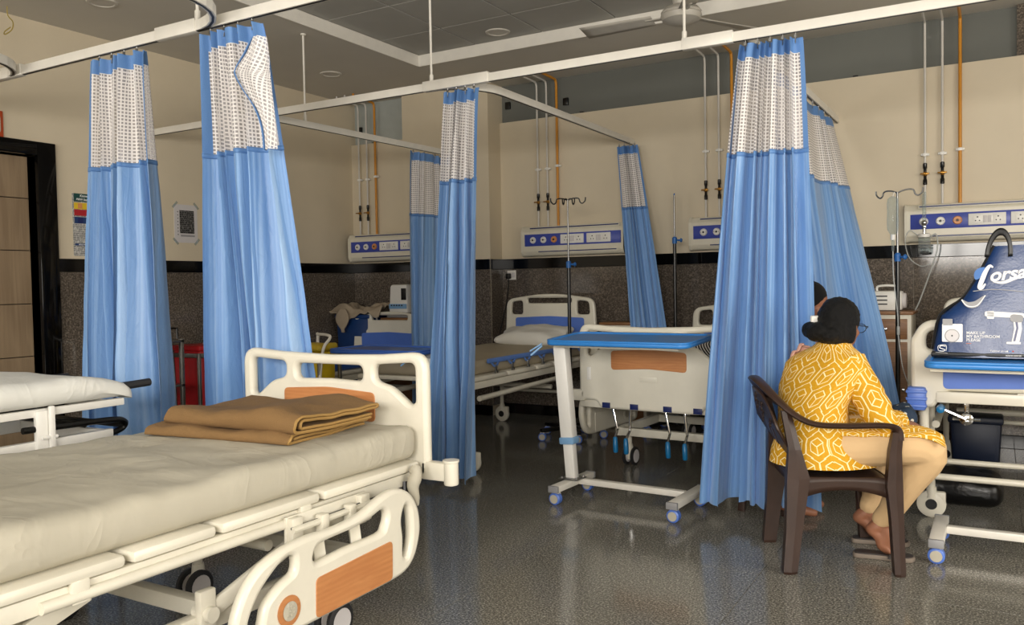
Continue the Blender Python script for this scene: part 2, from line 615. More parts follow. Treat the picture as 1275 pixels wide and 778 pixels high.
def finish(me, smooth=True, ang=38, weld=False):
    bm = bmesh.new()
    bm.from_mesh(me)
    if weld:
        bmesh.ops.remove_doubles(bm, verts=bm.verts, dist=1e-5)
    bmesh.ops.recalc_face_normals(bm, faces=bm.faces)
    bm.to_mesh(me)
    bm.free()
    if smooth:
        me.shade_smooth()
        me.set_sharp_from_angle(angle=math.radians(ang))
    me.update()


def link(name, me, mat, parent=None):
    o = bpy.data.objects.new(name, me)
    COL.objects.link(o)
    if mat is not None:
        me.materials.clear()
        me.materials.append(M[mat] if isinstance(mat, str) else mat)
    if parent is not None:
        o.parent = parent
    return o


def part(name, mb, mat, parent=None, smooth=True, ang=38, weld=False):
    return link(name, mb.mesh(name, smooth, ang, weld) if isinstance(mb, MB) else mb, mat, parent)


def tag(o, label=None, cat=None, group=None):
    if label:
        o['label'] = label
    if cat:
        o['category'] = cat
    if group:
        o['group'] = group
    return o


def thing(name, label, cat, loc=(0, 0, 0), rz=0.0, group=None):
    o = bpy.data.objects.new(name, None)
    o.empty_display_size = 0.1
    COL.objects.link(o)
    o.location = loc
    o.rotation_euler = (0, 0, rz)
    return tag(o, label, cat, group)


def struct(name, mb, mat, parent=None, smooth=False):
    o = part(name, mb, mat, parent, smooth)
    if parent is None:
        o['kind'] = 'structure'
    return o


def copy_tree(o, parent=None):
    c = o.copy()
    COL.objects.link(c)
    c.parent = parent
    for ch in list(o.children):
        copy_tree(ch, c)
    return c


def rr(x0, y0, x1, y1, r, k=5):
    """rounded rectangle loop; r may be four radii (bl, br, tr, tl)"""
    r = (r,) * 4 if isinstance(r, (int, float)) else r
    pts = []
    for (cx, cy, a0, q) in ((x0 + r[0], y0 + r[0], PI, r[0]), (x1 - r[1], y0 + r[1], 1.5 * PI, r[1]), (x1 - r[2], y1 - r[2], 0, r[2]), (x0 + r[3], y1 - r[3], .5 * PI, r[3])):
        for i in range(k + 1):
            a = a0 + i / k * PI / 2
            pts.append((cx + q * math.cos(a), cy + q * math.sin(a)))
    return pts


def plate(loops, th, bev, mat4, name='plate', res=2):
    """2D outline (first loop) with holes, given thickness and rounded rims, then placed by mat4"""
    cd = bpy.data.curves.new(name, 'CURVE')
    cd.dimensions = '2D'
    cd.fill_mode = 'BOTH'
    cd.extrude = max(th / 2 - bev, 0.0001)
    cd.bevel_depth = bev
    cd.bevel_resolution = res
    cd.offset = -bev
    for lp in loops:
        sp = cd.splines.new('POLY')
        sp.points.add(len(lp) - 1)
        for i, p in enumerate(lp):
            sp.points[i].co = (p[0], p[1], 0, 1)
        sp.use_cyclic_u = True
    ob = bpy.data.objects.new(name, cd)
    COL.objects.link(ob)
    dg = bpy.context.evaluated_depsgraph_get()
    me = bpy.data.meshes.new_from_object(ob.evaluated_get(dg))
    bpy.data.objects.remove(ob)
    bpy.data.curves.remove(cd)
    me.transform(mat4)
    me.name = name
    finish(me, True, 40)
    return me


def XZ(x=0, y=0, z=0):
    """local xy plane -> world xz plane, local z -> -y"""
    return Matrix(((1, 0, 0, x), (0, 0, -1, y), (0, 1, 0, z), (0, 0, 0, 1)))


def YZ(x=0, y=0, z=0):
    """local x -> y, local y -> z, local z -> x"""
    return Matrix(((0, 0, 1, x), (1, 0, 0, y), (0, 1, 0, z), (0, 0, 0, 1)))


def text(name, body, size, mat, mat4, parent, shear=0.0, extrude=0.0006, bold=0.0, align='LEFT', space=1.0):
    cd = bpy.data.curves.new(name, 'FONT')
    cd.body = body
    cd.size = size
    cd.shear = shear
    cd.extrude = extrude
    cd.offset = bold
    cd.align_x = align
    cd.space_character = space
    ob = bpy.data.objects.new(name, cd)
    COL.objects.link(ob)
    dg = bpy.context.evaluated_depsgraph_get()
    me = bpy.data.meshes.new_from_object(ob.evaluated_get(dg))
    bpy.data.objects.remove(ob)
    bpy.data.curves.remove(cd)
    me.transform(mat4)
    return link(name, me, mat, parent)


def pad(sx, sy, sz, r, n=(24, 40, 5), amp=0.0, fr=3.0, seed=0.0, crown=0.0):
    """soft rounded block centred in x, y, base at z=0"""
    mb = MB()
    nx, ny, nz = n
    hx, hy, hz = sx / 2, sy / 2, sz / 2
    def shape(p):
        q = V((max(-hx + r, min(hx - r, p.x)), max(-hy + r, min(hy - r, p.y)), max(-hz + r, min(hz - r, p.z))))
        d = p - q
        if d.length > 1e-6:
            p = q + d.normalized() * r
        t = noise.noise(V((p.x * fr + seed, p.y * fr, p.z * fr + seed))) + .5 * noise.noise(V((p.x * fr * 2.7, p.y * fr * 2.7 + seed, p.z * 6)))
        k = 1 - abs(p.z / hz) * 0.0
        out = V((p.x / hx * .4, p.y / hy * .3, 1.0 if p.z > 0 else 0.0))
        cz = crown * (1 - (p.x / hx) ** 2) * (1 - (p.y / hy) ** 4) if p.z > 0 else 0
        return p + out * (amp * t * k) + V((0, 0, hz + cz))
    def face(fn, a, b):
        mb.grid(fn, a, b)
    face(lambda u, w: shape(V((-hx + 2 * hx * u, -hy + 2 * hy * w, hz))), nx, ny)
    face(lambda u, w: shape(V((-hx + 2 * hx * u, -hy + 2 * hy * w, -hz))), nx, ny)
    for s in (-1, 1):
        face(lambda u, w: shape(V((s * hx, -hy + 2 * hy * u, -hz + 2 * hz * w))), ny, nz)
        face(lambda u, w: shape(V((-hx + 2 * hx * u, s * hy, -hz + 2 * hz * w))), nx, nz)
    return mb


def loft(rings, n=28, cap=True, uvscale=None, amp=0.0, fr=9.0, seed=0.0, sq=2.0):
    """rings: (centre, side vector, front vector); superellipse sections"""
    mb = MB()
    acc = 0.0
    o = 0
    for k, (c, a, b) in enumerate(rings):
        c, a, b = V(c), V(a), V(b)
        if k:
            acc += (c - V(rings[k - 1][0])).length
        for i in range(n + 1):
            t = 2 * PI * i / n
            ct, st = math.cos(t), math.sin(t)
            e = 2.0 / sq
            x = abs(ct) ** e * (1 if ct >= 0 else -1)
            y = abs(st) ** e * (1 if st >= 0 else -1)
            p = c + a * x + b * y
            if amp:
                dn = (p - c).normalized()
                p = p + dn * amp * (noise.noise(p * fr + V((seed, 0, 0))) + .5 * noise.noise(p * fr * 2.3))
            mb.v.append(p)
            mb.uv[len(mb.v) - 1] = (i / n * (uvscale or 1.0), acc)
    m = len(rings)
    W = n + 1
    for k in range(m - 1):
        for i in range(n):
            mb.f.append((k * W + i, k * W + i + 1, (k + 1) * W + i + 1, (k + 1) * W + i))
    if cap:
        mb.f.append(tuple(range(n))[::-1])
        mb.f.append(tuple((m - 1) * W + i for i in range(n)))
    return mb


def sweep(mb, pts, w, h):
    """rectangular section swept along a level path"""
    P = [V(p) for p in pts]
    m = len(P)
    vs, fs = [], []
    for i in range(m):
        t = (P[min(i + 1, m - 1)] - P[max(i - 1, 0)]).normalized()
        s = V((t.y, -t.x, 0)).normalized() * (w / 2)
        u = V((0, 0, h / 2))
        vs += [P[i] - s - u, P[i] + s - u, P[i] + s + u, P[i] - s + u]
    for i in range(m - 1):
        for k in range(4):
            k2 = (k + 1) % 4
            fs.append((i * 4 + k, i * 4 + k2, i * 4 + 4 + k2, i * 4 + 4 + k))
    fs += [(3, 2, 1, 0), tuple((m - 1) * 4 + k for k in range(4))]
    return mb.add(vs, fs)


# ------------------------------------------------------------------ room shell
XL, XR, YB, YF = -6.13, 3.2, 7.3, -2.2
ZC, ZR = 3.3, 3.4            # perimeter soffit and recessed tile field
COLX0, COLX1, COLY = -5.40, -4.345, 7.07
PT = 2.925                   # top of the cream partition

fl = struct('floor', MB().box(((XL + XR) / 2, (YB + YF) / 2, -0.06), (XR - XL + .6, YB - YF + .6, 0.1)), 'grout')
tm = MB().box((0, 0, -0.005), (1.0185, 0.8485, 0.01), bev=0.0015).mesh('tile', False)
for i in range(-6, 5):
    for j in range(-7, 5):
        cx, cy = -0.91 + 0.51 + i * 1.02, 3.70 + 0.425 + j * 0.85
        if XL - .55 < cx < XR + .5 and YF - .5 < cy < YB + .45:
            t = link('tile', tm, 'floor', fl)
            t.location = (cx, cy, 0)

# left wall with its door opening
DY0, DY1, DZ = 2.55, 3.60, 2.31
wl = MB()
wl.box((XL - .1, (DY1 + .0 + YB + .2) / 2, 1.8), (.2, YB + .2 - DY1, 3.6))
wl.box((XL - .1, (DY0 + DY1) / 2, (DZ + 3.6) / 2), (.2, DY1 - DY0, 3.6 - DZ))
wl.box((XL - .1, (YF - .2 + DY0) / 2, 1.8), (.2, DY0 - YF + .2, 3.6))
wall_left = struct('wall_left', wl, 'wall')
# back wall: cream partition, pillar and the deeper left bay
wb = MB()
wb.box(((COLX1 + XR) / 2, YB + .1, PT / 2), (XR - COLX1 + .02, .2, PT))
wb.box(((COLX0 + COLX1) / 2, COLY + .17, 1.75), (COLX1 - COLX0, .34, 3.5))
wb.box(((XL + COLX0) / 2, COLY + .04 + .15, 2.85 / 2), (COLX0 - XL + .02, .3, 2.85))
wall_back = struct('wall_back', wb, 'wall')
# right wall and wall behind the camera, each with a window opening for the daylight
wr = MB()
for (y0, y1, z0, z1) in ((YF - .2, .4, 0, 3.6), (4.2, YB + .2, 0, 3.6), (.4, 4.2, 0, .85), (.4, 4.2, 2.65, 3.6)):
    wr.box((XR + .1, (y0 + y1) / 2, (z0 + z1) / 2), (.2, y1 - y0, z1 - z0))
wall_right = struct('wall_right', wr, 'wall')
wf = MB()
for (x0, x1, z0, z1) in ((XL, -4.6, 0, 3.6), (-2.4, -1.20, 0, 3.6), (2.25, XR, 0, 3.6), (-4.6, -2.4, 0, .85), (-4.6, -2.4, 2.65, 3.6), (-1.20, 2.25, 0, 1.47), (-1.20, 2.25, 2.65, 3.6)):
    wf.box(((x0 + x1) / 2, YF - .1, (z0 + z1) / 2), (x1 - x0, .2, z1 - z0))
wall_front = struct('wall_front', wf, 'wall')
for k, (x0, x1, n) in enumerate(((-4.6, -2.4, 3), (-1.20, 2.25, 6))):
    w = MB()
    for i in range(n + 1):
        x = x0 + (x1 - x0) * i / n
        w.box((min(max(x, x0 + .04), x1 - .04), YF - .1, 1.75 if k == 0 else 2.06), (.08, .1, 1.8 if k == 0 else 1.18))
    for z in (.89 if k == 0 else 1.51, 2.61):
        w.box(((x0 + x1) / 2, YF - .1, z), (x1 - x0, .1, .08))
    struct('window_%d' % (k + 3), w, 'black')
w = MB()
for i in range(4):
    w.box((XR + .1, .4 + 3.8 * i / 3, 1.75), (.1, .08, 1.8))
struct('window_5', w, 'black')

# ceiling: soffit ring, slab over the recess
RX0, RX1, RY0, RY1 = -4.57, 2.4, -1.2, 6.25
ce = MB()
ce.box(((XL + RX0) / 2 - .1, (YB + YF) / 2, ZC + .15), (RX0 - XL + .2, YB - YF + .6, .3))
ce.box(((RX1 + XR) / 2 + .1, (YB + YF) / 2, ZC + .15), (XR - RX1 + .2, YB - YF + .6, .3))
ce.box(((RX0 + RX1) / 2, (RY1 + YB) / 2 + .15, ZC + .15), (RX1 - RX0, YB - RY1 + .3, .3))
ce.box(((RX0 + RX1) / 2, (RY0 + YF) / 2 - .1, ZC + .15), (RX1 - RX0, RY0 - YF + .2, .3))
ceiling = struct('ceiling', ce, 'soffit')
struct('trim_1', MB().box(((RX0 + RX1) / 2, (RY0 + RY1) / 2, ZR + .07), (RX1 - RX0 + .02, RY1 - RY0 + .02, .04)), 'black')
TS = 0.66
for i in range(-2, 12):
    for j in range(-12, 3):
        x0, x1 = max(-3.945 + i * TS, RX0), min(-3.945 + (i + 1) * TS, RX1)
        y0, y1 = max(5.70 + j * TS, RY0), min(5.70 + (j + 1) * TS, RY1)
        if x1 - x0 < .05 or y1 - y0 < .05:
            continue
        struct('ceiling_tile', MB().box(((x0 + x1) / 2, (y0 + y1) / 2, ZR + .02), (x1 - x0 - .012, y1 - y0 - .012, .04), bev=.003), 'tile', ceiling)

# light strip along the recess edge (painted cove face)
cv = MB()
cv.box((RX0 + .006, (RY0 + RY1) / 2, (ZC + ZR) / 2 - .004), (.012, RY1 - RY0, ZR - ZC))
cv.box(((RX0 + RX1) / 2, RY1 - .006, (ZC + ZR) / 2 - .004), (RX1 - RX0, .012, ZR - ZC))
struct('trim_2', cv, 'rail')

# glass over the partition and over the left bay
g = struct('window_1', MB().box(((COLX1 + .12) / 2, YB + .06, (PT + ZC) / 2), (.12 - COLX1, .02, ZC - PT)), 'panel_glass')
for x, z in ((-3.62, 3.06), (-4.27, 3.10), (-3.45, PT + .01), (-1.0, PT + .01)):
    part('glass_clamp', MB().box((x, YB + .04, z), (.055 if z > 3 else .04, .03, .07 if z > 3 else .02), bev=.004), 'dksteel', g)
g = struct('window_2', MB().box(((XL + COLX0) / 2, COLY + .12, (2.85 + ZC) / 2), (COLX0 - XL, .02, ZC - 2.85)), 'pale_glass')
for x, z in ((-6.05, 3.02), (-5.86, 2.86)):
    part('glass_clamp', MB().box((x, COLY + .1, z), (.05, .03, .06 if z > 3 else .02), bev=.004), 'dksteel', g)
struct('trim_3', MB().box((.2, YB + .02, (PT + ZC) / 2), (.16, .06, ZC - PT)), 'dado')
struct('wall_upper', MB().box((1.74, YB + .1, (PT + ZC) / 2), (2.92, .2, ZC - PT)), 'panel_glass')

# granite dado slabs, black band and skirting
Z1, Z2 = 1.455, 1.556


def slab(wall, axis, a0, a1, pos, sgn):
    n = max(1, round(abs(a1 - a0) / 0.78))
    for r0, r1 in ((.1, .78), (.78, Z1)):
        for i in range(n):
            p0, p1 = a0 + (a1 - a0) * i / n + .001, a0 + (a1 - a0) * (i + 1) / n - .001
            c = ((p0 + p1) / 2, pos + sgn * .006, (r0 + r1) / 2) if axis == 'x' else (pos + sgn * .006, (p0 + p1) / 2, (r0 + r1) / 2)
            s = (p1 - p0, .012, r1 - r0 - .002) if axis == 'x' else (.012, p1 - p0, r1 - r0 - .002)
            part('granite_slab', MB().box(c, s, bev=.0012), 'dado', wall, False)


def band(name, axis, a0, a1, pos, sgn, z0, z1, d=.022):
    c = ((a0 + a1) / 2, pos + sgn * d / 2, (z0 + z1) / 2) if axis == 'x' else (pos + sgn * d / 2, (a0 + a1) / 2, (z0 + z1) / 2)
    s = (a1 - a0, d, z1 - z0) if axis == 'x' else (d, a1 - a0, z1 - z0)
    struct(name, MB().box(c, s, bev=.003), 'band')


slab(wall_left, 'y', DY1 + .14, COLY + .04, XL, 1)
slab(wall_left, 'y', YF, DY0 - .14, XL, 1)
slab(wall_back, 'x', COLX1, XR, YB, -1)
slab(wall_back, 'x', COLX0, COLX1, COLY, -1)
slab(wall_back, 'x', XL + .01, COLX0, COLY + .04, -1)
slab(wall_back, 'y', COLY, YB, COLX1, 1)
band('trim_4', 'y', DY1 + .14, COLY + .04, XL, 1, Z1, Z2)
band('trim_5', 'x', XL, COLX0, COLY + .04, -1, Z1, Z2)
band('trim_6', 'x', COLX0, COLX1, COLY, -1, Z1, Z2)
band('trim_7', 'y', COLY, YB, COLX1, 1, Z1, Z2)
band('trim_8', 'x', COLX1, XR, YB, -1, Z1, Z2)
band('baseboard_left', 'y', DY1 + .14, COLY + .04, XL, 1, 0, .1)
band('baseboard_back', 'x', COLX1, XR, YB, -1, 0, .1)
band('baseboard_pillar', 'x', XL, COLX1, COLY, -1, 0, .1)

# door: black granite surround, laminate leaf in panels
door = struct('door_1', MB().box((XL - .13, (DY0 + DY1) / 2, DZ / 2), (.03, DY1 - DY0, DZ)), 'black')
zs = [0.02, .43, .83, 1.22, 1.615, 2.0, DZ]
for a, b in zip(zs, zs[1:]):
    part('door_panel', MB().box((XL - .105, (DY0 + DY1) / 2, (a + b) / 2), (.03, DY1 - DY0 - .01, b - a - .006), bev=.002), 'door', door, False)
fr = MB()
for y in (DY0 - .07, DY1 + .07):
    fr.box((XL - .04, y, (DZ + .1) / 2), (.15, .14, DZ + .1), bev=.004)
fr.box((XL - .04, (DY0 + DY1) / 2, DZ + .05), (.1501, DY1 - DY0 + .002, .1), bev=.004)
part('door_frame', fr, 'band', door)

# ------------------------------------------------------------------ curtain rails
RZ = 2.595


def rail(label, path, hangers=(), sleeves=(), w=.03, h=.05):
    p0 = V(path[0])
    t = thing('curtain_rail', label, 'curtain rail', (p0.x, p0.y, RZ), group=None)
    mb = MB()
    loc = [V((p[0] - p0.x, p[1] - p0.y, 0)) for p in path]
    sweep(mb, loc, w, h)
    part('track', mb, 'rail', t, False)
    sl = MB()
    sweep(sl, [p - V((0, 0, h / 2)) for p in loc], w * .4, .004)
    part('track_slot', sl, 'black', t, False)
    for x, y in hangers:
        top = ZC if not (RX0 < x < RX1 and y < RY1) else ZR
        m = MB().cyl((x - p0.x, y - p0.y, h / 2), (x - p0.x, y - p0.y, top - RZ), .008, n=10)
        m.cyl((x - p0.x, y - p0.y, h / 2 - .002), (x - p0.x, y - p0.y, h / 2 + .05), .014, n=10)
        m.cyl((x - p0.x, y - p0.y, top - RZ - .01), (x - p0.x, y - p0.y, top - RZ), .022, n=12)
        part('hanger_rod', m, 'rail', t)
    for x, y, ln in sleeves:
        part('joint_sleeve', MB().box((x - p0.x, y - p0.y, .004), (ln, w + .014, h + .014), bev=.003), 'rail', t)
    return t


RA, RE = 4.50, 2.83
rail('long white curtain rail crossing the room from the left wall, nearer the back wall', [(XL, RA), (XR, RA)], ((-3.19, RA), (-1.49, RA), (.9, RA)), ((-3.0, RA, .5), (-1.36, RA, .28)))
rail('white curtain rail branch running back to the pillar', [(-4.76, RA), (-4.64, COLY)], ((-4.735, 4.95),))
qc = [(-3.25 + .36 * math.sin(a), RA + .36 - .36 * math.cos(a)) for a in [i * PI / 16 for i in range(9)]]
rail('white curtain rail branch curving back to the wall between the gas panels', qc + [(-2.895, 5.5), (-2.92, YB)])
rail('white curtain rail branch ending on the cream wall beside the right curtains', [(-1.16, RA), (-1.137, YB)])
rail('white curtain rail nearest the camera, crossing at upper left', [(XL, RE), (XR, RE)], ((-3.40, RE), (-.6, RE)), ((-3.55, RE, .3), (-5.05, RE, .3)))
qe = [(-3.43 + .38 * math.sin(a), RE - .38 + .38 * math.cos(a)) for a in [i * PI / 16 for i in range(9)]]
rail('white curtain rail bend curving toward the camera above the blue curtains', qe + [(-3.05, 1.0), (-3.05, -1.5)])
qe = [(-5.10 + .38 * math.sin(a), RE - .38 + .38 * math.cos(a)) for a in [i * PI / 16 for i in range(9)]]
rail('white curtain rail bend at the left edge of the picture', qe + [(-4.72, 1.0), (-4.72, -1.5)])

# ------------------------------------------------------------------ curtains


def along(path, u):
    P = [V((p[0], p[1], 0)) for p in path]
    L = [(P[i + 1] - P[i]).length for i in range(len(P) - 1)]
    d = u * sum(L)
    for i, l in enumerate(L):
        if d <= l or i == len(L) - 1:
            return P[i].lerp(P[i + 1], d / l if l else 0), (P[i + 1] - P[i]).normalized()
        d -= l


def curtain(label, top, bot, pleats, a_top, a_bot, zt=2.545, zb=0.1, zn=1.965, cloth_w=None, seed=1, drift=0.0, hooks=None, zb2=None, ease=0.8, thick=0.45, sag=0.0):
    """gathered curtain: blue tape, white net, blue cloth; top and bot are plan paths"""
    c0 = V((top[0][0] + top[-1][0], top[0][1] + top[-1][1], 0)) / 2
    root = thing('privacy_curtain', label, 'curtain', (c0.x, c0.y, 0))
    rnd = random.Random(seed)
    cw = cloth_w or pleats * 0.21
    nu = pleats * 18
    zb2 = zb if zb2 is None else zb2
    ph = [rnd.uniform(-.5, .5) for _ in range(pleats + 2)]
    am = [rnd.uniform(.55, 1.15) for _ in range(pleats + 2)]
    wd = [rnd.uniform(-.28, .28) for _ in range(pleats + 2)]
    def pt(u, z, zbu):
        v = (zt - z) / (zt - zbu)
        s = max(0.0, min(1.0, v)) ** ease
        a, ta = along(top, u)
        b, tb = along(bot, u)
        base = a.lerp(b, s)
        tg = ta.lerp(tb, s).normalized()
        nrm = V((tg.y, -tg.x, 0))
        k = max(0, min(pleats - 1e-4, u * pleats + .42 * math.sin(2 * PI * u) * math.sin(seed) + .3 * math.sin(5.3 * u * PI + seed)))
        i = int(k)
        f = k - i
        amp = (a_top + (a_bot - a_top) * s)
        merge = .5 + .5 * math.sin(3.1 * i + seed + 2.2 * v)
        w = math.sin(2 * PI * (k + .22 * math.sin(2 * PI * k * .37 + seed) * s))
        w = math.copysign(abs(w) ** .5, w)
        lo = math.sin(2 * PI * (u * pleats * .31 + .15 * math.sin(3 * v + seed)) + seed) * .75 * s
        q = am[i] * (1 - f) + am[i + 1] * f
        off = amp * (w * q * (1 - .35 * s * merge) + lo)
        side = amp * .55 * math.cos(2 * PI * k) * (.3 + .7 * s) * q
        wob = noise.noise(V((u * pleats * .9 + seed * 7, z * 1.7, 0))) * .018 * s
        wr = noise.noise(V((u * pleats * 2.2, z * 6 + seed, 3.0))) * .004 * (1 if v > .25 else 0)
        p = base + nrm * (off + wob + wr) + tg * side
        p.z = z - sag * math.sin(PI * min(1, v)) * 0
        return p - c0
    arc, pp = [0.0], None
    for i in range(nu + 1):
        q = pt(min(i / nu, .99999), zn + .3, zb)
        if pp is not None:
            arc.append(arc[-1] + (q - pp).length)
        pp = q
    def u_at(length):
        for i, a in enumerate(arc):
            if a >= length:
                return i / nu
        return 1.0
    def arc_at(u):
        x = min(u, 1) * nu
        i = min(int(x), nu - 1)
        return arc[i] + (arc[i + 1] - arc[i]) * (x - i)
    rows_tape = [zt, zt - .025, zt - .05, zt - .075]
    zn_rows = [zt - .075 + (zn - zt + .075) * i / 11 for i in range(12)]
    def build(name, rows, mat, u0, u1, bottom=False, lift=0.0):
        mb = MB()
        n = max(2, round(nu * (u1 - u0)))
        for j, r in enumerate(rows):
            for i in range(n + 1):
                u = u0 + (u1 - u0) * i / n
                zbu = zb + (zb2 - zb) * u
                z = r if not bottom else zn + (r) * (zbu - zn)
                p = pt(min(u, .99999), z, zbu)
                mb.v.append(p)
                mb.uv[len(mb.v) - 1] = (arc_at(u), z)
        for j in range(len(rows) - 1):
            for i in range(n):
                a = j * (n + 1) + i
                mb.f.append((a, a + 1, a + n + 2, a + n + 1))
        return part(name, mb, mat, root, True, 80)
    build('heading_tape', rows_tape, 'tape', 0, 1)
    e0, e1 = max(1 / nu, u_at(.035)), min(1 - 1 / nu, u_at(arc[-1] - .028))
    build('edge_binding', zn_rows, 'tape', 0, e0)
    build('net_panel', zn_rows, 'net', e0, e1)
    build('edge_binding', zn_rows, 'tape', e1, 1)
    nb = 34
    build('cloth_panel', [i / nb for i in range(nb + 1)], 'curt', 0, 1, True)
    # stitched seam under the net and hem line
    for nm, z0, z1 in (('seam', zn + .012, zn - .012),):
        mb = MB()
        for z in (z0, z1):
            for i in range(nu + 1):
                u = min(i / nu, .99999)
                p = pt(u, z, zb + (zb2 - zb) * u)
                q = pt(u, z, zb)
                mb.v.append(p)
        for i in range(nu):
            mb.f.append((i, i + 1, nu + 2 + i, nu + 1 + i))
        o = part(nm, mb, 'tape', root, True, 80)
        sd = o.modifiers.new('thickness', 'SOLIDIFY')
        sd.thickness = .005
        sd.offset = 0
    for i in range(hooks or max(4, int(pleats * .8))):
        u = (i + .5) / (hooks or max(4, int(pleats * .8)))
        a, ta = along(top, u)
        a = a - c0
        m = MB().tube([a + V((0, 0, zt - .03)), a + V((0, .004, zt + .008)), a + V((0, 0, RZ - .022))], .003, 6)
        m.box(a + V((0, 0, zt + .006)), (.012, .008, .016))
        part('hook', m, 'steel', root)
    return root


curtain('blue curtain with white net top at far left beside the black door frame', [(-4.24, 2.83), (-3.82, 2.83)], [(-4.42, 2.86), (-3.68, 2.80)], 5, .035, .085, zb=.12, seed=3)
c2 = curtain('blue curtain with a turned-over net edge behind the near bed', [(-3.36, 2.83), (-2.98, 2.83)], [(-3.50, 2.99), (-2.80, 2.93)], 5, .035, .095, zb=.14, seed=8)
TURN_L = [(-2.93, 2.445), (-2.981, 2.384), (-3.047, 2.32), (-3.043, 2.283), (-2.998, 2.215), (-2.924, 2.122), (-2.882, 2.026), (-2.872, 1.93)]
TURN_R = [(-2.85, 2.44), (-2.838, 2.362), (-2.835, 2.289), (-2.832, 2.253), (-2.825, 2.191), (-2.815, 2.108), (-2.808, 2.018), (-2.80, 1.93)]
_lp, _rp = sm([(a, 0, b) for a, b in TURN_L], 4), sm([(a, 0, b) for a, b in TURN_R], 4)


def turned(u, w):
    q = w * (len(_lp) - 1)
    i = min(int(q), len(_lp) - 2)
    a, b = _lp[i].lerp(_lp[i + 1], q - i), _rp[i].lerp(_rp[i + 1], q - i)
    p = a.lerp(b, u)
    return V((p.x - c2.location.x, 2.755 - .028 * math.sin(PI * min(1, u * 1.3)) - .006 * math.sin(14 * u) - c2.location.y, p.z))


tn = MB().grid(turned, 16, 28, lambda u, w: (.19 * u + .12 * w, .56 * w - .05 * u))
part('turned_net_edge', tn, 'net', c2, True, 80)
part('turned_binding', MB().grid(lambda u, w: turned(-.12 + .18 * u, w) + V((-.006, -.012, 0)), 2, 40), 'tape', c2, True, 80).modifiers.new('thickness', 'SOLIDIFY').thickness = .004
curtain('blue curtain bundle hanging right behind the near bed footboard, hem near floor', [(-3.10, 4.50), (-2.83, 4.50)], [(-3.25, 4.46), (-2.85, 4.40)], 4, .035, .08, zb=.075, seed=5)
curtain('large bright blue curtain bundle behind the brown plastic chair', [(-1.19, 4.50), (-.87, 4.50)], [(-1.40, 4.43), (-.80, 4.48)], 7, .035, .08, zb=.11, seed=12)
curtain('shaded blue curtain hanging in front of the pillar behind the second bed', [(-4.68, 6.20), (-4.65, 6.85)], [(-4.72, 6.15), (-4.66, 6.9)], 5, .04, .05, zb=.2, seed=21)
curtain('narrow blue curtain slanting down the cream wall beside the bedside locker', [(-3.03, 7.18), (-2.82, 7.16)], [(-2.72, 6.72), (-2.33, 6.74)], 5, .028, .035, zb=.3, seed=17, ease=1.0)
curtain('wide blue curtain pulled aside toward the bed with the shopping bag', [(-1.145, 5.05), (-1.14, 7.05)], [(-1.08, 5.15), (-.47, 5.60)], 7, .02, .06, zb=.3, seed=26, ease=1.0, hooks=9)

# ------------------------------------------------------------------ beds


def rpoly(pts, k=5):
    """polygon with every corner rounded: (x, y, radius)"""
    out = []
    n = len(pts)
    for i in range(n):
        p = V((pts[i][0], pts[i][1], 0))
        a = V((pts[i - 1][0], pts[i - 1][1], 0)) - p
        b = V((pts[(i + 1) % n][0], pts[(i + 1) % n][1], 0)) - p
        r = pts[i][2]
        ang = a.angle(b)
        if abs(ang - PI) < 1e-3 or r <= 0:
            out.append((p.x, p.y))
            continue
        d = min(r / math.tan(ang / 2), a.length * .49, b.length * .49)
        s, e = p + a.normalized() * d, p + b.normalized() * d
        for j in range(k + 1):
            t = j / k
            q = s.lerp(p, t).lerp(p.lerp(e, t), t)
            out.append((q.x, q.y))
    return out


def bowed(loop, fn):
    return [(x, fn(x, z)) for x, z in loop]


def footboard_mesh(hw, zt, zb, y):
    o = rpoly([(-hw, zb + .05, .03), (-hw, zt, .075), (-hw * .55, zt - .018, .3), (0, zt - .026, .8), (hw * .55, zt - .018, .3), (hw, zt, .075), (hw, zb + .05, .03),
               (hw - .12, zb + .05, .03), (hw - .16, zb, .04), (-hw + .16, zb, .04), (-hw + .12, zb + .05, .03)])
    k = hw / .525
    def side(s):
        p = [(.466 * k, zt - .048, .03), (.255 * k, zt - .062, .03), (.255 * k, zt - .130, .04), (.345 * k, zt - .152, .12), (.440 * k, zt - .222, .05), (.466 * k, zt - .212, .03)]
        return rpoly([(s * x, z, r) for x, z, r in p])
    mid = rpoly([(-.19 * k, zt - .068, .03), (.19 * k, zt - .068, .03), (.19 * k, zt - .136, .035), (0, zt - .130, .5), (-.19 * k, zt - .136, .035)])
    return plate([o, side(1), side(-1), mid], .045, .018, XZ(0, y, 0), 'footboard')


def arched_board(hw, zt, zb, y):
    o = rpoly([(-hw, zb, .02), (-hw - .005, zt - .10, .05), (-hw + .05, zt, .10), (0, zt + .006, 2.0), (hw - .05, zt, .10), (hw + .005, zt - .10, .05), (hw, zb, .02), (hw - .10, zb, .02), (hw - .15, zb + .085, .05), (-hw + .15, zb + .085, .05), (-hw + .10, zb, .02)])
    def side(s):
        return rpoly([(s * (hw - .065), zt - .05, .06), (s * (hw - .24), zt - .05, .03), (s * (hw - .24), zt - .145, .03), (s * (hw - .065), zt - .145, .03)])
    mid = rpoly([(-.19, zt - .05, .03), (.19, zt - .05, .03), (.19, zt - .145, .03), (-.19, zt - .145, .03)])
    return plate([o, side(1), side(-1), mid], .05, .02, XZ(0, y, 0), 'footboard')


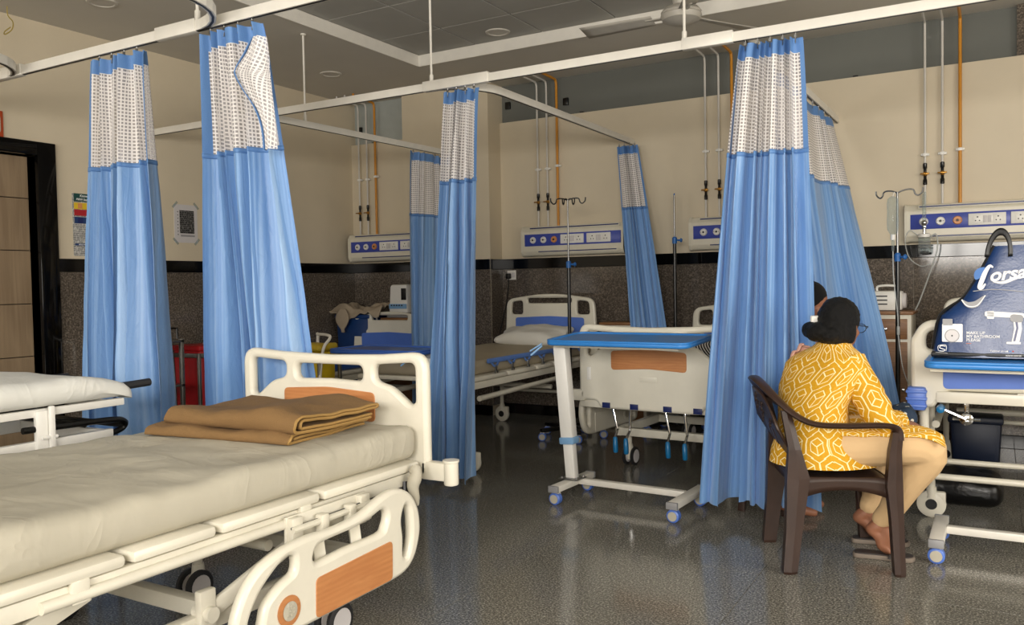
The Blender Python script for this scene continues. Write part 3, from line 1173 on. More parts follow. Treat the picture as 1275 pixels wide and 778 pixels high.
def headboard_mesh(hw, zt, zb, y):
    o = rpoly([(-hw - .01, zb, .03), (-hw + .02, zt - .05, .09), (0, zt + .012, 2.0), (hw - .02, zt - .05, .09), (hw + .01, zb, .03)])
    def side(s):
        return rpoly([(s * (hw - .075), zt - .075, .04), (s * (hw - .195), zt - .062, .03), (s * (hw - .195), zt - .195, .03), (s * (hw - .065), zt - .195, .03)])
    slot = rpoly([(-.235, zt - .040, .02), (.235, zt - .040, .02), (.23, zt - .090, .022), (-.23, zt - .090, .022)])
    return plate([o, side(1), side(-1), slot], .04, .012, XZ(0, y, 0), 'headboard')


def inset(parent, name, mat, x0, x1, z0, z1, y, ny, arch=0.015, r=.025, th=.006):
    lp = rpoly([(x0, z0, r), (x0, z1, r), ((x0 + x1) / 2, z1 + arch, .6), (x1, z1, r), (x1, z0, r), ((x0 + x1) / 2, z0 + arch, .6)])
    return link(name, plate([lp], th, .002, XZ(0, y + ny * .002, 0), name), mat, parent)


def castor(parent, x, y, top, r=.065, style='twin', face=1):
    """stem, fork and wheels; wheels are sub-parts of the castor"""
    m = MB()
    m.cyl((x, y, 2 * r - .01), (x, y, top), .019, n=12)
    m.cyl((x, y, r + .035), (x, y, 2 * r + .02), .03, .024, 14)
    m.box((x, y + .012, r + .01), (.03, .06, r * 1.1), bev=.01)
    c = part('castor', m, 'enamel', parent)
    if style == 'twin':
        for s in (-1, 1):
            w = MB().lathe([(r * .3, -.011), (r * .86, -.012), (r, -.007), (r, .007), (r * .86, .012), (r * .3, .011)], (x + s * .03, y + .02, r), (1, 0, 0), 24)
            part('wheel', w, 'rubber', c)
            h = MB().lathe([(.002, -.0135), (r * .7, -.0135), (r * .74, -.009), (r * .74, .009), (r * .7, .0135), (.002, .0135)], (x + s * .03, y + .02, r), (1, 0, 0), 20)
            part('hub', h, 'paper', c)
    else:
        w = MB().lathe([(.004, -.02), (r * .8, -.02), (r, -.012), (r, .012), (r * .8, .02), (.004, .02)], (x, y, r), (0, 1, 0), 26)
        w.box((x + r * .35, y, r * 1.5), (r * 1.25, .036, r * .95), bev=.01)
        part('wheel', w, 'enamel', c)
        part('hub', MB().lathe([(.004, -.022), (r * .40, -.022), (r * .40, .022), (.004, .022)], (x, y, r), (0, 1, 0), 18), 'black', c)
    return c


SR_OUT = [(2.485, .288), (2.515, .345), (2.526, .40), (2.515, .468), (2.48, .523), (2.43, .556), (2.37, .568), (2.30, .558), (2.19, .524), (2.07, .512), (1.945, .516), (1.86, .511), (1.79, .497), (1.73, .474), (1.682, .436), (1.646, .38), (1.63, .33), (1.635, .27), (1.68, .238), (1.88, .234), (2.14, .238), (2.33, .24), (2.43, .251)]
SR_SLOT = [(2.438, .496), (2.42, .472), (2.413, .438), (2.42, .382), (2.418, .318), (2.436, .303), (2.458, .335), (2.468, .397), (2.46, .475)]
SR_HAND = [(1.958, .446), (1.965, .425), (2.0, .421), (2.115, .428), (2.285, .43), (2.318, .45), (2.33, .487), (2.305, .511), (2.244, .497), (2.15, .484), (2.033, .480), (1.978, .474)]
SR_LOW = [(1.876, .462), (1.87, .422), (1.825, .404), (1.785, .384), (1.749, .352), (1.732, .30), (1.715, .27), (1.69, .275), (1.685, .32), (1.702, .36), (1.735, .405), (1.794, .451), (1.837, .474), (1.862, .475)]


def abs_side_rail(parent, x, y_of, inlay='inlay', flip=1):
    """moulded swing-down side rail in a plane of constant x; y_of maps its own run to bed y"""
    def mp(lp):
        return [(y_of(p.x), p.y) for p in sm([(a, b, 0) for a, b in lp], 4, True)]
    o = link('side_rail', plate([mp(SR_OUT), mp(SR_SLOT), mp(SR_HAND), mp(SR_LOW)], .04, .016, YZ(x, 0, 0), 'side_rail'), 'cream', parent)
    w = rpoly([(y_of(1.956), .245, .02), (y_of(1.960), .374, .02), (y_of(2.35), .390, .02), (y_of(2.346), .250, .02)])
    for s in (-1, 1):
        link('inset_panel', plate([w], .006, .002, YZ(x + s * .02, 0, 0), 'inset_panel'), inlay, o)
        cy, cz = y_of(1.840), .312
        e = MB().lathe([(.003, 0), (.046, 0), (.048, .005), (.003, .006)], (x + s * .018, cy, cz), (s, 0, 0), 24)
        part('emblem_ring', e, inlay, o)
        e = MB().lathe([(.003, .004), (.027, .006), (.030, .009), (.003, .010)], (x + s * .018, cy, cz), (s, 0, 0), 20)
        for i in range(7):
            a = i * 2 * PI / 7
            rr_ = .015 if i else 0
            e.ball((x + s * .029, cy + rr_ * math.cos(a), cz + rr_ * math.sin(a)), (.003, .006, .004), 6)
        part('emblem', e, 'sheet', o)
    return o


def crank(parent, x, y, z, ang, drop=.19):
    """chrome crank with a teal grip"""
    d = V((math.sin(ang), 0, -math.cos(ang)))
    p0, p1 = V((x, y, z)), V((x, y - .05, z))
    p2 = p1 + d * drop * .75
    p3 = p2 + V((.0, -.06, -.05)) + V((d.x * .04, 0, 0))
    m = MB().tube([p0 + V((0, .12, 0)), p0, p1, p1 + d * .02, p2, p3], .0085, 8)
    m.cyl(p0 + V((0, .10, 0)), p0 - V((0, .01, 0)), .02, n=12)
    c = part('crank', m, 'chrome', parent)
    g = MB().lathe([(.009, 0), (.014, .008), (.0165, .05), (.016, .095), (.011, .103), (.002, .104)], p3 + V((0, 0, .01)), (.06, -.06, -1), 12)
    part('crank_grip', g, 'teal', c)
    return c


def make_bed(label, loc, rz, L=2.12, hw=.525, deck=.60, head=1.2, foot=1.0, foot_kind='wood', head_kind='blue', castors='twin', cranks=(), panels=4, group=None, deckpanel=True, castor_in=.45, bumpers=True, cx_in=.14, low=None, simple=False):
    t = thing('hospital_bed', label, 'hospital bed', (loc[0], loc[1], 0), rz, group)
    # head and foot boards
    if head:
        h = link('headboard', headboard_mesh(hw - .02, head, deck - .08, L + .0), 'cream', t)
        if head_kind == 'blue':
            inset(h, 'inset_panel', 'bluep', -hw + .14, hw - .14, head - .40, head - .225, L - .022, -1)
        else:
            inset(h, 'inset_panel', 'inlay', -.26, .26, head - .36, head - .22, L - .022, -1)
    if foot:
        f = link('footboard', footboard_mesh(hw, foot, deck - .13, 0) if low is None else arched_board(hw, foot, low, 0), 'cream', t)
        im = 'inlay' if foot_kind == 'wood' else 'bluep'
        w2 = .26 if foot_kind == 'wood' else .37
        for s in (-1, 1):
            inset(f, 'inset_panel', im, -w2, w2, foot - .305 - (.03 if low else 0), foot - .180 - (.03 if low else 0), s * .0215, s)
        for s in (-1, 1) if low is None else ():
            g = MB().box((s * (hw - .075), -.023, foot - .335), (.03, .006, .085), bev=.003)
            g.box((s * (hw - .075), -.026, foot - .335), (.018, .006, .07), bev=.002)
            part('grip_recess', g, 'white', f)
        part('maker_plate', MB().box((.0, -.0235, foot - .36), (.12, .004, .035), bev=.0015), 'cream', f)
        for x in (-.3, -.1, .13, .33) if cranks else ():
            part('crank_label', MB().box((x, -.024, deck - .105), (.058, .004, .036), bev=.001), 'navy', f)
    # bumper arms and corner bumpers
    for y, s in ((-.0, -1), (L, 1)) if bumpers else ():
        for sx in (-1, 1):
            b = MB().box((sx * (hw + .03), y, deck - .05), (.13, .045, .075), bev=.008)
            part('bumper_arm', b, 'cream', t)
            c = MB().lathe([(.012, -.055), (.028, -.05), (.03, -.045), (.03, .04), (.034, .042), (.034, .05), (.004, .052)], (sx * (hw + .10), y, deck - .05), (0, 0, 1), 18)
            part('corner_bumper', c, 'cream' if foot_kind == 'wood' else 'bluep', t)
    # deck: moulded platform sections and steel frame
    if deckpanel:
        ys = [.05, .62, 1.06, 1.36, L - .04]
        for i in range(4):
            a, b = ys[i], ys[i + 1]
            part('deck_panel', MB().box((0, (a + b) / 2, deck - .018), (2 * hw - .02, b - a - .02, .036), bev=.014), 'cream', t)
    fm = MB()
    for s in (-1, 1):
        fm.box((s * (hw - .045), L / 2, deck - .065), (.035, L - .08, .05), bev=.005)
    for y in (.60, 1.05, L - .05) if simple else (.04, .60, 1.05, L - .05):
        fm.box((0, y, deck - .07), (2 * hw - .12, .04, .04), bev=.004)
    part('deck_frame', fm, 'enamel', t)
    for s in (-1, 1) if not simple else ():
        g = MB().tube([(s * (hw - .02), .62, deck - .072), (s * (hw - .02), 1.6, deck - .072)], .016, 12)
        for y in (.7, 1.5):
            g.box((s * (hw - .02), y, deck - .06), (.02, .05, .06), bev=.004)
        part('side_bar', g, 'enamel', t)
    # base: lower frame, lifting links, linkage plates
    bz = .27
    bf = MB()
    for s in (-1, 1) if not simple else ():
        bf.box((s * (hw - .14), L / 2, bz), (.045, L - .55, .06), bev=.006)
    for y in (L - .30,) if simple else (.30, .95, L - .30):
        bf.box((0, y, bz), (2 * hw - .28, .05, .055), bev=.006)
    if not simple:
        part('base_frame', bf, 'enamel', t)
    else:
        for y in (castor_in, L - .14):
            for s in (-1, 1):
                part('leg_tube', MB().cyl((s * (hw - cx_in), y, .15), (s * (hw - cx_in), y, deck - .06), .018, n=12), 'enamel', t)
            part('cross_tube', MB().tube([(-hw + cx_in, y, .31), (hw - cx_in, y, .31)], .015, 10), 'enamel', t)
        for s in (-1, 1):
            part('lower_side_tube', MB().tube([(s * (hw - cx_in - .03), .3, deck - .17), (s * (hw - cx_in - .03), L - .55, deck - .15), (s * (hw - cx_in - .03), L - .48, deck - .09)], .02, 10), 'enamel', t)
    for s in (-1, 1) if not simple else ():
        for y0, y1 in ((.62, .42), (1.62, 1.42)):
            lk = MB().bar((s * (hw - .11), y0 + .42, bz + .03), (s * (hw - .11), y1, deck - .10), .02, .055, .006)
            lk.cyl((s * (hw - .075), y0 + .42, bz + .035), (s * (hw - .15), y0 + .42, bz + .035), .024, n=14)
            lk.box((s * (hw - .11), y0 + .42, bz + .05), (.03, .06, .12), bev=.006)
            part('lift_link', lk, 'enamel', t)
            pv = MB().lathe([(.004, 0), (.018, 0), (.018, .012), (.004, .014)], (s * (hw - .098), y0 + .42, bz + .04), (s, 0, 0), 14)
            part('pivot_bolt', pv, 'dksteel', t)
    tb = MB()
    for y in (1.55,) if simple else (.75, 1.55):
        tb.tube([(-hw + .14, y, bz + .16), (hw - .14, y, bz + .16)], .02, 10)
    if not simple:
        tb.tube([(-.12, .1, deck - .12), (-.12, 1.5, deck - .2)], .018, 10)
        tb.tube([(.14, .1, deck - .12), (.14, 1.2, deck - .2)], .018, 10)
    part('torque_tube', tb, 'enamel', t)
    for sx in (-1, 1):
        for y in (castor_in, L - (.14 if simple else .42)):
            castor(t, sx * (hw - cx_in), y, .2 if simple else bz, .066 if castors == 'twin' else .072, castors)
    for (x, ang) in cranks:
        crank(t, x, .06, deck - .125, ang)
    return t


# near bed (foot toward the back wall)
bed1 = make_bed('near cream hospital bed with wood inlay footboard, moulded side rail swung down', (-2.525, 2.76), PI, foot=1.035, head=1.1, head_kind='wood', hw=.525, castor_in=.42)
# its swung-down side rail: world y = 2.76 - local y, world x side +x is local -x
abs_side_rail(bed1, -.625, lambda yw: 2.76 - yw)
mech = MB()
mech.box((-.515, .60, .495), (.012, .40, .115), bev=.003)
mech.box((-.530, .43, .50), (.03, .05, .10), bev=.006)
mech.box((-.530, .77, .50), (.03, .05, .10), bev=.006)
mech.tube([(-.55, .40, .515), (-.55, .80, .515)], .011, 8)
mech.tube([(-.55, .42, .47), (-.55, .72, .47)], .013, 8)
for y in (.52, .66):
    mech.box((-.548, y, .495), (.035, .035, .085), bev=.006)
mech.bar((-.56, .52, .48), (-.605, .55, .36), .04, .02, .005)
mech.bar((-.56, .70, .48), (-.605, .73, .36), .04, .02, .005)
part('rail_hinge', mech, 'enamel', bed1)
hb = MB().tube([(-.535, .44, .52), (-.545, .80, .52)], .005, 6)
hb.cyl((-.545, .44, .50), (-.56, .44, .50), .012, n=10)
hb.cyl((-.545, .76, .46), (-.56, .76, .46), .012, n=10)
part('latch_rod', hb, 'dksteel', bed1)
br = MB().tube(sm([(-.50, .14, .53), (-.51, .16, .44), (-.49, .20, .30)]), .012, 8)
part('brake_rod', br, 'black', bed1)


def mattress(label, cx, cy, z, w, l, h, mat, seed=0.0, amp=.004, rz=0.0, crown=0.0, name='mattress', cat='mattress', r=.035, n=(30, 60, 5)):
    t = part(name, pad(w, l, h, r, n, amp, 5.0, seed, crown), mat, None, True, 60, True)
    t.location = (cx, cy, z)
    t.rotation_euler = (0, 0, rz)
    return tag(t, label, cat)


mattress('mattress under a rumpled cream sheet on the near bed', -2.53, 1.70, .603, 1.0, 2.04, .132, 'sheet', 2.0, .013, r=.048)
# knotted corner of the sheet hanging at the footboard
kn = MB()
kn.tube(sm([(0, 0, .05), (.012, -.004, .02), (.0, -.012, -.03), (.012, -.008, -.08), (.02, -.01, -.105)], 5), [.016, .018, .02, .022, .02, .022, .024, .026, .026, .025, .024, .022, .02, .018, .016, .014, .011, .009, .007, .005, .003], 10)
kn.ball((.002, -.004, .03), (.022, .018, .02), 10)
k = part('sheet_corner', kn, 'sheet')
k.location = (-1.985, 2.63, .545)
tag(k, 'twisted cream sheet corner tied at the near bed footboard', 'sheet corner')


# folded blankets on the near bed


def folded(label, c, rz, w, d, order, th, pitch, mat, seed, droop=0.0, nose=1.0):
    """one blanket folded over itself: nested layers (section in local x, z; x- is the rounded fold) run along local y"""
    t = thing('folded_blanket', label, 'blanket', c, rz)
    path = []
    for i, lv in enumerate(order):
        z = th * .55 + lv * pitch
        inn = .012 * min(lv, max(order) - lv)
        near, far = -d / 2 + .5 * pitch * max(order) * .0 + inn, d / 2 - .006 * math.sin(i * 2.1 + seed)
        a, b = (far, near) if i % 2 == 0 else (near, far)
        for q in range(17):
            path.append((a + (b - a) * q / 16, z))
        if i < len(order) - 1:
            z2 = th * .55 + order[i + 1] * pitch
            r = (z2 - z) / 2
            sg = -1 if b == near else 1
            for q in range(1, 8):
                an = -PI / 2 + PI * q / 8
                path.append((b + sg * abs(r) * (1.15 if sg < 0 else .7) * math.cos(an), z + r + r * math.sin(an)))
    n = len(path)
    top = th + max(order) * pitch
    ny = 34
    def place(x, z, y):
        h = z / top
        wv = noise.noise(V((x * 3.2 + seed, y * 3.2, 0))) * .034 * h + noise.noise(V((x * 9, y * 9, seed))) * .010 * h
        e = y / (w / 2)
        k = 1 - droop * max(0, e) ** 2 - .25 * droop * max(0, -e - .5)
        sx = x + noise.noise(V((y * 4 + seed, z * 30, 1))) * .012 * (.3 + h) + .02 * e * e * h
        sy = y * (1 + .03 * noise.noise(V((x * 5, z * 40, seed)))) - .02 * noise.noise(V((x * 4, z * 25, seed + 4)))
        return V((sx, sy, max(.0015, z * k + wv)))
    mb = MB()
    for side in (1, -1):
        for jj in range(ny + 1):
            y = -w / 2 + w * jj / ny
            for ii, (x, z) in enumerate(path):
                a, b = path[max(ii - 1, 0)], path[min(ii + 1, n - 1)]
                tx, tz = b[0] - a[0], b[1] - a[1]
                l = math.hypot(tx, tz) or 1
                mb.v.append(place(x - tz / l * th * .46 * side, z + tx / l * th * .46 * side, y))
        o = (0 if side == 1 else 1) * n * (ny + 1)
        for jj in range(ny):
            for ii in range(n - 1):
                mb.f.append((o + jj * n + ii, o + jj * n + ii + 1, o + (jj + 1) * n + ii + 1, o + (jj + 1) * n + ii))
    o2 = n * (ny + 1)
    for jj in (0, ny):
        for ii in range(n - 1):
            mb.f.append((jj * n + ii, jj * n + ii + 1, o2 + jj * n + ii + 1, o2 + jj * n + ii))
    for ii in (0, n - 1):
        for jj in range(ny):
            mb.f.append((jj * n + ii, (jj + 1) * n + ii, o2 + (jj + 1) * n + ii, o2 + jj * n + ii))
    part('wool_layers', mb, mat, t, True, 60)
    bd = MB().tube([place(x, z, -w / 2) + V((0, -.001, 0)) for x, z in path], th * .50, 6)
    part('binding', bd, 'hem', t)
    return t


folded('flat lower tan blanket folded on the near bed, its rolled edges showing', (-2.56, 2.36, .739), PI / 2 + .10, .70, .47, (0, 2, 1), .011, .0125, 'blanket', 3.0, .25)
folded('thick tan blanket folded on top of the flat one on the near bed', (-2.50, 2.38, .775), PI / 2 + .02, .68, .40, (0, 4, 3, 1), .012, .0135, 'blanket', 9.4, .12)

# back row of beds
bed2 = make_bed('cream bed at the back left corner, blue inset in its headboard', (-5.36, 4.78), 0, L=1.97, hw=.50, head=1.05, foot=0, deck=.58, castors='cover', simple=True, cx_in=.05)
mattress('bare blue-grey mattress on the back left corner bed', -5.36, 5.75, .582, .94, 1.86, .09, 'tray2', 4.0, .002)
bed3 = make_bed('cream bed against the back wall, pillow at its blue inset headboard', (-3.63, 4.72), 0, L=2.24, hw=.50, head=1.21, foot=0, deck=.66, castors='cover', foot_kind='blue', bumpers=False, simple=True, cx_in=.04, castor_in=.14)
mattress('grey-brown mattress on the back wall bed with the pillow', -3.63, 5.83, .662, .90, 2.14, .10, 'rexine', 6.0, .002)
bed4 = make_bed('cream bed with wood inlay footboard and crank handles behind the overbed table', (-1.93, 5.06), -.055, L=1.98, hw=.50, head=1.12, foot=1.035, deck=.60, cranks=((-.27, .25), (-.14, -.05), (.10, .22), (.23, .12)))
part('foot_beam', MB().box((0, .03, .500), (1.02, .05, .062), bev=.006), 'cream', bed4)
abs_side_rail(bed4, -.56, lambda yw: 2.62 - yw + .0, 'cream')
mattress('grey-brown mattress on the bed with crank handles', -1.88, 6.05, .602, .92, 1.88, .10, 'rexine', 8.0, .002, -.055)
bed5 = make_bed('cream bed at the right with blue corner bumpers, behind the shopping bag', (.14, 4.58), 0, L=2.08, hw=.51, head=1.19, foot=1.09, deck=.70, castors='cover', foot_kind='blue', cranks=(), bumpers=False, cx_in=.06, low=.66, deckpanel=False, simple=True)
cm = MB().tube([(-.27, .12, .615), (-.27, -.035, .615), (-.272, -.045, .617), (-.375, -.045, .662)], .008, 8)
cm.lathe([(.004, -.012), (.028, -.010), (.030, .006), (.018, .012), (.004, .013)], (-.27, -.03, .615), (0, -1, 0), 18)
cm.box((-.27, .0, .665), (.022, .02, .09), bev=.004)
cm.cyl((-.33, .0, .61), (-.21, .0, .61), .009, n=8)
c5 = part('crank', cm, 'chrome', bed5)
part('crank_grip', MB().lathe([(.004, 0), (.018, .004), (.020, .03), (.017, .07), (.004, .075)], (-.378, -.03, .664), (0, -1, 0), 14), 'teal', c5)
part('foot_beam', MB().box((.02, -.005, .715), (.84, .05, .055), bev=.006), 'cream', bed5)
for sx in (-1, 1):
    part('leg_tube', MB().cyl((sx * .455, .02, .30), (sx * .455, .02, .68), .022, n=14), 'enamel', bed5)
    part('base_beam', MB().bar((sx * .455, .02, .30), (sx * .455, .55, .30), .04, .04, .005), 'enamel', bed5)
part('foot_tube', MB().tube([(-.455, .16, .285), (.455, .16, .285)], .017, 10), 'enamel', bed5)
for sx in (-1, 1):
    bb = MB().box((sx * .485, -.02, .705), (.085, .085, .115), bev=.012)
    for k in range(3):
        bb.box((sx * .485, -.025, .67 + .035 * k), (.093, .089, .014), bev=.004)
    part('corner_guard', bb, 'bluep', bed5)
mattress('grey-brown mattress on the right hand bed', .14, 5.63, .702, .94, 1.98, .10, 'rexine', 12.0, .002)
part('deck_sheet', MB().box((0, 1.05, .688), (.92, 1.98, .02), bev=.003), 'enamel', bed5)
# pillow
pl = pad(.64, .38, .11, .05, (26, 18, 5), .016, 6.0, 5.0, .03)
for v in pl.v:
    k = (abs(v.x) / .32) ** 3
    v.z = .05 + (v.z - .05) * (1 - .55 * k) + (.03 * k if v.y > 0 else 0)
    v.x *= 1 + .06 * (abs(v.y) / .19) ** 2
p = part('pillow', pl, 'pillow', None, True, 60, True)
p.location = (-3.64, 6.66, .775)
p.rotation_euler = (.18, 0, .03)
tag(p, 'crumpled white pillow at the blue inset headboard of the back wall bed', 'pillow')
p = part('pillow', pad(.42, .26, .11, .05, (16, 12, 5), .008, 5.0, 15.0, .03), 'stripe', None, True, 60, True)
p.location = (-1.95, 6.55, .71)
p.rotation_euler = (.35, 0, 0)
tag(p, 'black and white striped bundle on the bed with crank handles', 'bundle')

# fold-down blue side rail of the bed with the pillow
sr = MB()
sr.bar((.475, .35, .755), (.475, 2.0, .755), .022, .035, .008)
for i in range(7):
    y = .45 + i * .24
    sr.tube([(.475, y - .05, .742), (.478, y - .02, .715), (.478, y + .02, .715), (.475, y + .05, .742)], .009, 8)
s3 = part('side_rail', sr, 'railblue', bed3)
for i in range(7):
    y = .45 + i * .24
    m = MB().box((.482, y, .69), (.012, .022, .06), bev=.003)
    m.cyl((.485, y, .67), (.497, y, .67), .009, n=10)
    part('rail_bracket', m, 'steel', s3)

# ------------------------------------------------------------------ overbed tables


def small_castor(parent, x, y, top=.10, r=.036):
    m = MB().cyl((x, y, r + .01), (x, y, top), .011, n=10)
    m.box((x, y + .006, r + .014), (.042, .05, .05), bev=.012)
    c = part('castor', m, 'cream', parent)
    part('wheel', MB().lathe([(.003, -.022), (r * .82, -.022), (r, -.017), (r, .017), (r * .82, .022), (.003, .022)], (x, y - .004, r), (0, 1, 0), 20), 'bluep', c)
    part('hub', MB().lathe([(.003, -.025), (r * .72, -.024), (r * .72, .024), (.003, .025)], (x, y - .004, r), (0, 1, 0), 16), 'sheet', c)
    return c


def overbed(label, loc, rz, tw, td, zt, mat, lean=0.0, pitch=0.0, bw=.74, col=-1, tray_off=(0, 0), frame='white'):
    t = thing('overbed_table', label, 'table', (loc[0], loc[1], 0), rz)
    top = MB()
    M4 = Matrix.Translation((tray_off[0], tray_off[1], zt)) @ Matrix.Rotation(pitch, 4, 'X')
    o = rr(-tw / 2, -td / 2, tw / 2, td / 2, .06)
    me = plate([o], .026, .009, M4 @ Matrix.Translation((0, 0, -.013)), 'tabletop')
    tp = link('tabletop', me, mat, t)
    inn = rr(-tw / 2 + .025, -td / 2 + .025, tw / 2 - .025, td / 2 - .025, .045)
    link('raised_rim', plate([o, inn], .012, .004, M4 @ Matrix.Translation((0, 0, .002)), 'raised_rim'), mat, tp)
    u = MB().box((0, 0, 0), (tw * .88, td * .42, .018), bev=.003)
    me = u.mesh('undertray')
    me.transform(M4 @ Matrix.Translation((-.03, -.05, -.037)))
    link('undertray', me, 'enamel', t)
    cx = col * bw / 2
    b0, b1 = V((cx, .0, .10)), V((cx - lean, .0, zt - .05))
    def at(z):
        return b0.lerp(b1, (z - .10) / (b1.z - .10))
    part('inner_column', MB().bar(b0, at(.40), .066, .052, .006), frame, t)
    part('outer_column', MB().bar(at(.355), b1, .082, .066, .006), frame, t)
    cl = MB().bar(at(.325), at(.368), .098, .082, .008)
    part('collar', cl, 'palebl', t)
    part('top_bracket', MB().box(b1 + V((.06 * -col, 0, .008)), (.22, .10, .03), bev=.006), 'inkgrey', t)
    lv = MB().bar(b1 + V((-.10, -.06, .0)), b1 + V((-.16, -.10, -.06)), .035, .012, .004)
    lv.bar(b1 + V((-.10, -.06, .012)), b1 + V((-.17, -.09, -.035)), .02, .01, .003)
    part('height_lever', lv, 'palebl', t)
    for sx in (-1, 1):
        lg = MB().box((sx * bw / 2, .0, .094), (.062, .46, .036), bev=.005)
        part('base_leg', lg, 'rail', t)
        for y in (-.215, .215):
            part('end_cap', MB().box((sx * bw / 2, y * 1.06, .094), (.065, .02, .039), bev=.004), 'inkgrey', t)
            small_castor(t, sx * bw / 2, y * .93)
    part('crossbar', MB().box((0, .04, .096), (bw - .06, .045, .036), bev=.005), 'rail', t)
    br = MB().box((cx, 0, .118), (.13, .12, .008), bev=.002)
    for x, y in ((-.05, -.045), (.05, -.045), (-.05, .045), (.05, .045)):
        br.cyl((cx + x, y, .12), (cx + x, y, .13), .008, n=6)
    part('column_foot', br, 'steel', t)
    return t


overbed('bright blue overbed table standing in the middle of the floor', (-1.87, 4.53), -.06, .90, .43, .975, 'tray', .065, .06, tray_off=(.0, .03))
overbed('deep blue overbed table half hidden behind the near bed footboard', (-3.66, 4.62), 0, .76, .42, .87, 'tray2', 0, 0, bw=.62, col=1, tray_off=(0, -.04))
overbed('blue overbed table at the right, carrying the shopping bag', (.13, 4.42), .0, .88, .42, .915, 'tray', 0, 0, bw=.74, col=1, tray_off=(.02, -.04))

# ------------------------------------------------------------------ stretcher trolley at the left
tr = thing('stretcher_trolley', 'white framed stretcher trolley at the left edge beside the near bed', 'trolley', (-3.53, 1.25, 0))
fm = MB()
for s in (-1, 1):
    fm.box((s * .31, .0, .70), (.03, 1.85, .055), bev=.005)
    fm.box((s * .31, -.02, .835), (.028, 2.0, .03), bev=.004)
fm.box((0, .9, .70), (.6, .03, .05), bev=.004)
fm.box((0, -.9, .70), (.6, .03, .05), bev=.004)
fm.box((0, .9, .835), (.6, .03, .03), bev=.004)
part('frame', fm, 'white', tr)
for s in (-1, 1):
    for y in (.62, -.62):
        m = MB().box((s * .325, y, .765), (.022, .05, .16), bev=.004)
        m.box((s * .345, y + .03, .76), (.016, .022, .20), bev=.004)
        m.cyl((s * .345, y - .01, .74), (s * .345, y + .05, .74), .008, n=8)
        m.cyl((s * .345, y - .01, .68), (s * .345, y + .05, .68), .008, n=8)
        part('support_post', m, 'white', tr)
    m = MB().tube(sm([(s * .32, .55, .775), (s * .32, .9, .765), (s * .315, .98, .75), (s * .30, .985, .72), (s * .305, .93, .705)], 5), .013, 8)
    part('guard_rail', m, 'dksteel', tr)
    m = MB().tube([(s * .30, .93, .895), (s * .30, 1.12, .90)], .017, 12)
    part('push_handle', m, 'rubber', tr)
    for y in (.7, -.7):
        m = MB().bar((s * .30, y, .68), (s * .30, y * .95, .14), .035, .035, .004)
        part('leg', m, 'white', tr)
        castor(tr, s * .30, y * .95, .16, .07)
m = MB().tube([(-.32, .80, .76), (.32, .80, .76)], .011, 8)
m.tube([(-.31, .97, .735), (.31, .97, .735)], .012, 8)
part('cross_tube', m, 'dksteel', tr)
sh = pad(.70, 2.02, .105, .05, (24, 50, 5), .006, 5.0, 30.0, .0)
for v in sh.v:
    k = max(0.0, (v.y - .72) / .29)
    if v.z > .04:
        v.z -= .055 * k * k
tm2 = part('sheeted_pad', sh, 'wsheet', None, True, 60, True)
tm2.location = (-3.54, 1.27, .853)
tag(tm2, 'thin mattress under a white sheet on the stretcher trolley', 'mattress')

# ------------------------------------------------------------------ bedhead gas panels, pipes


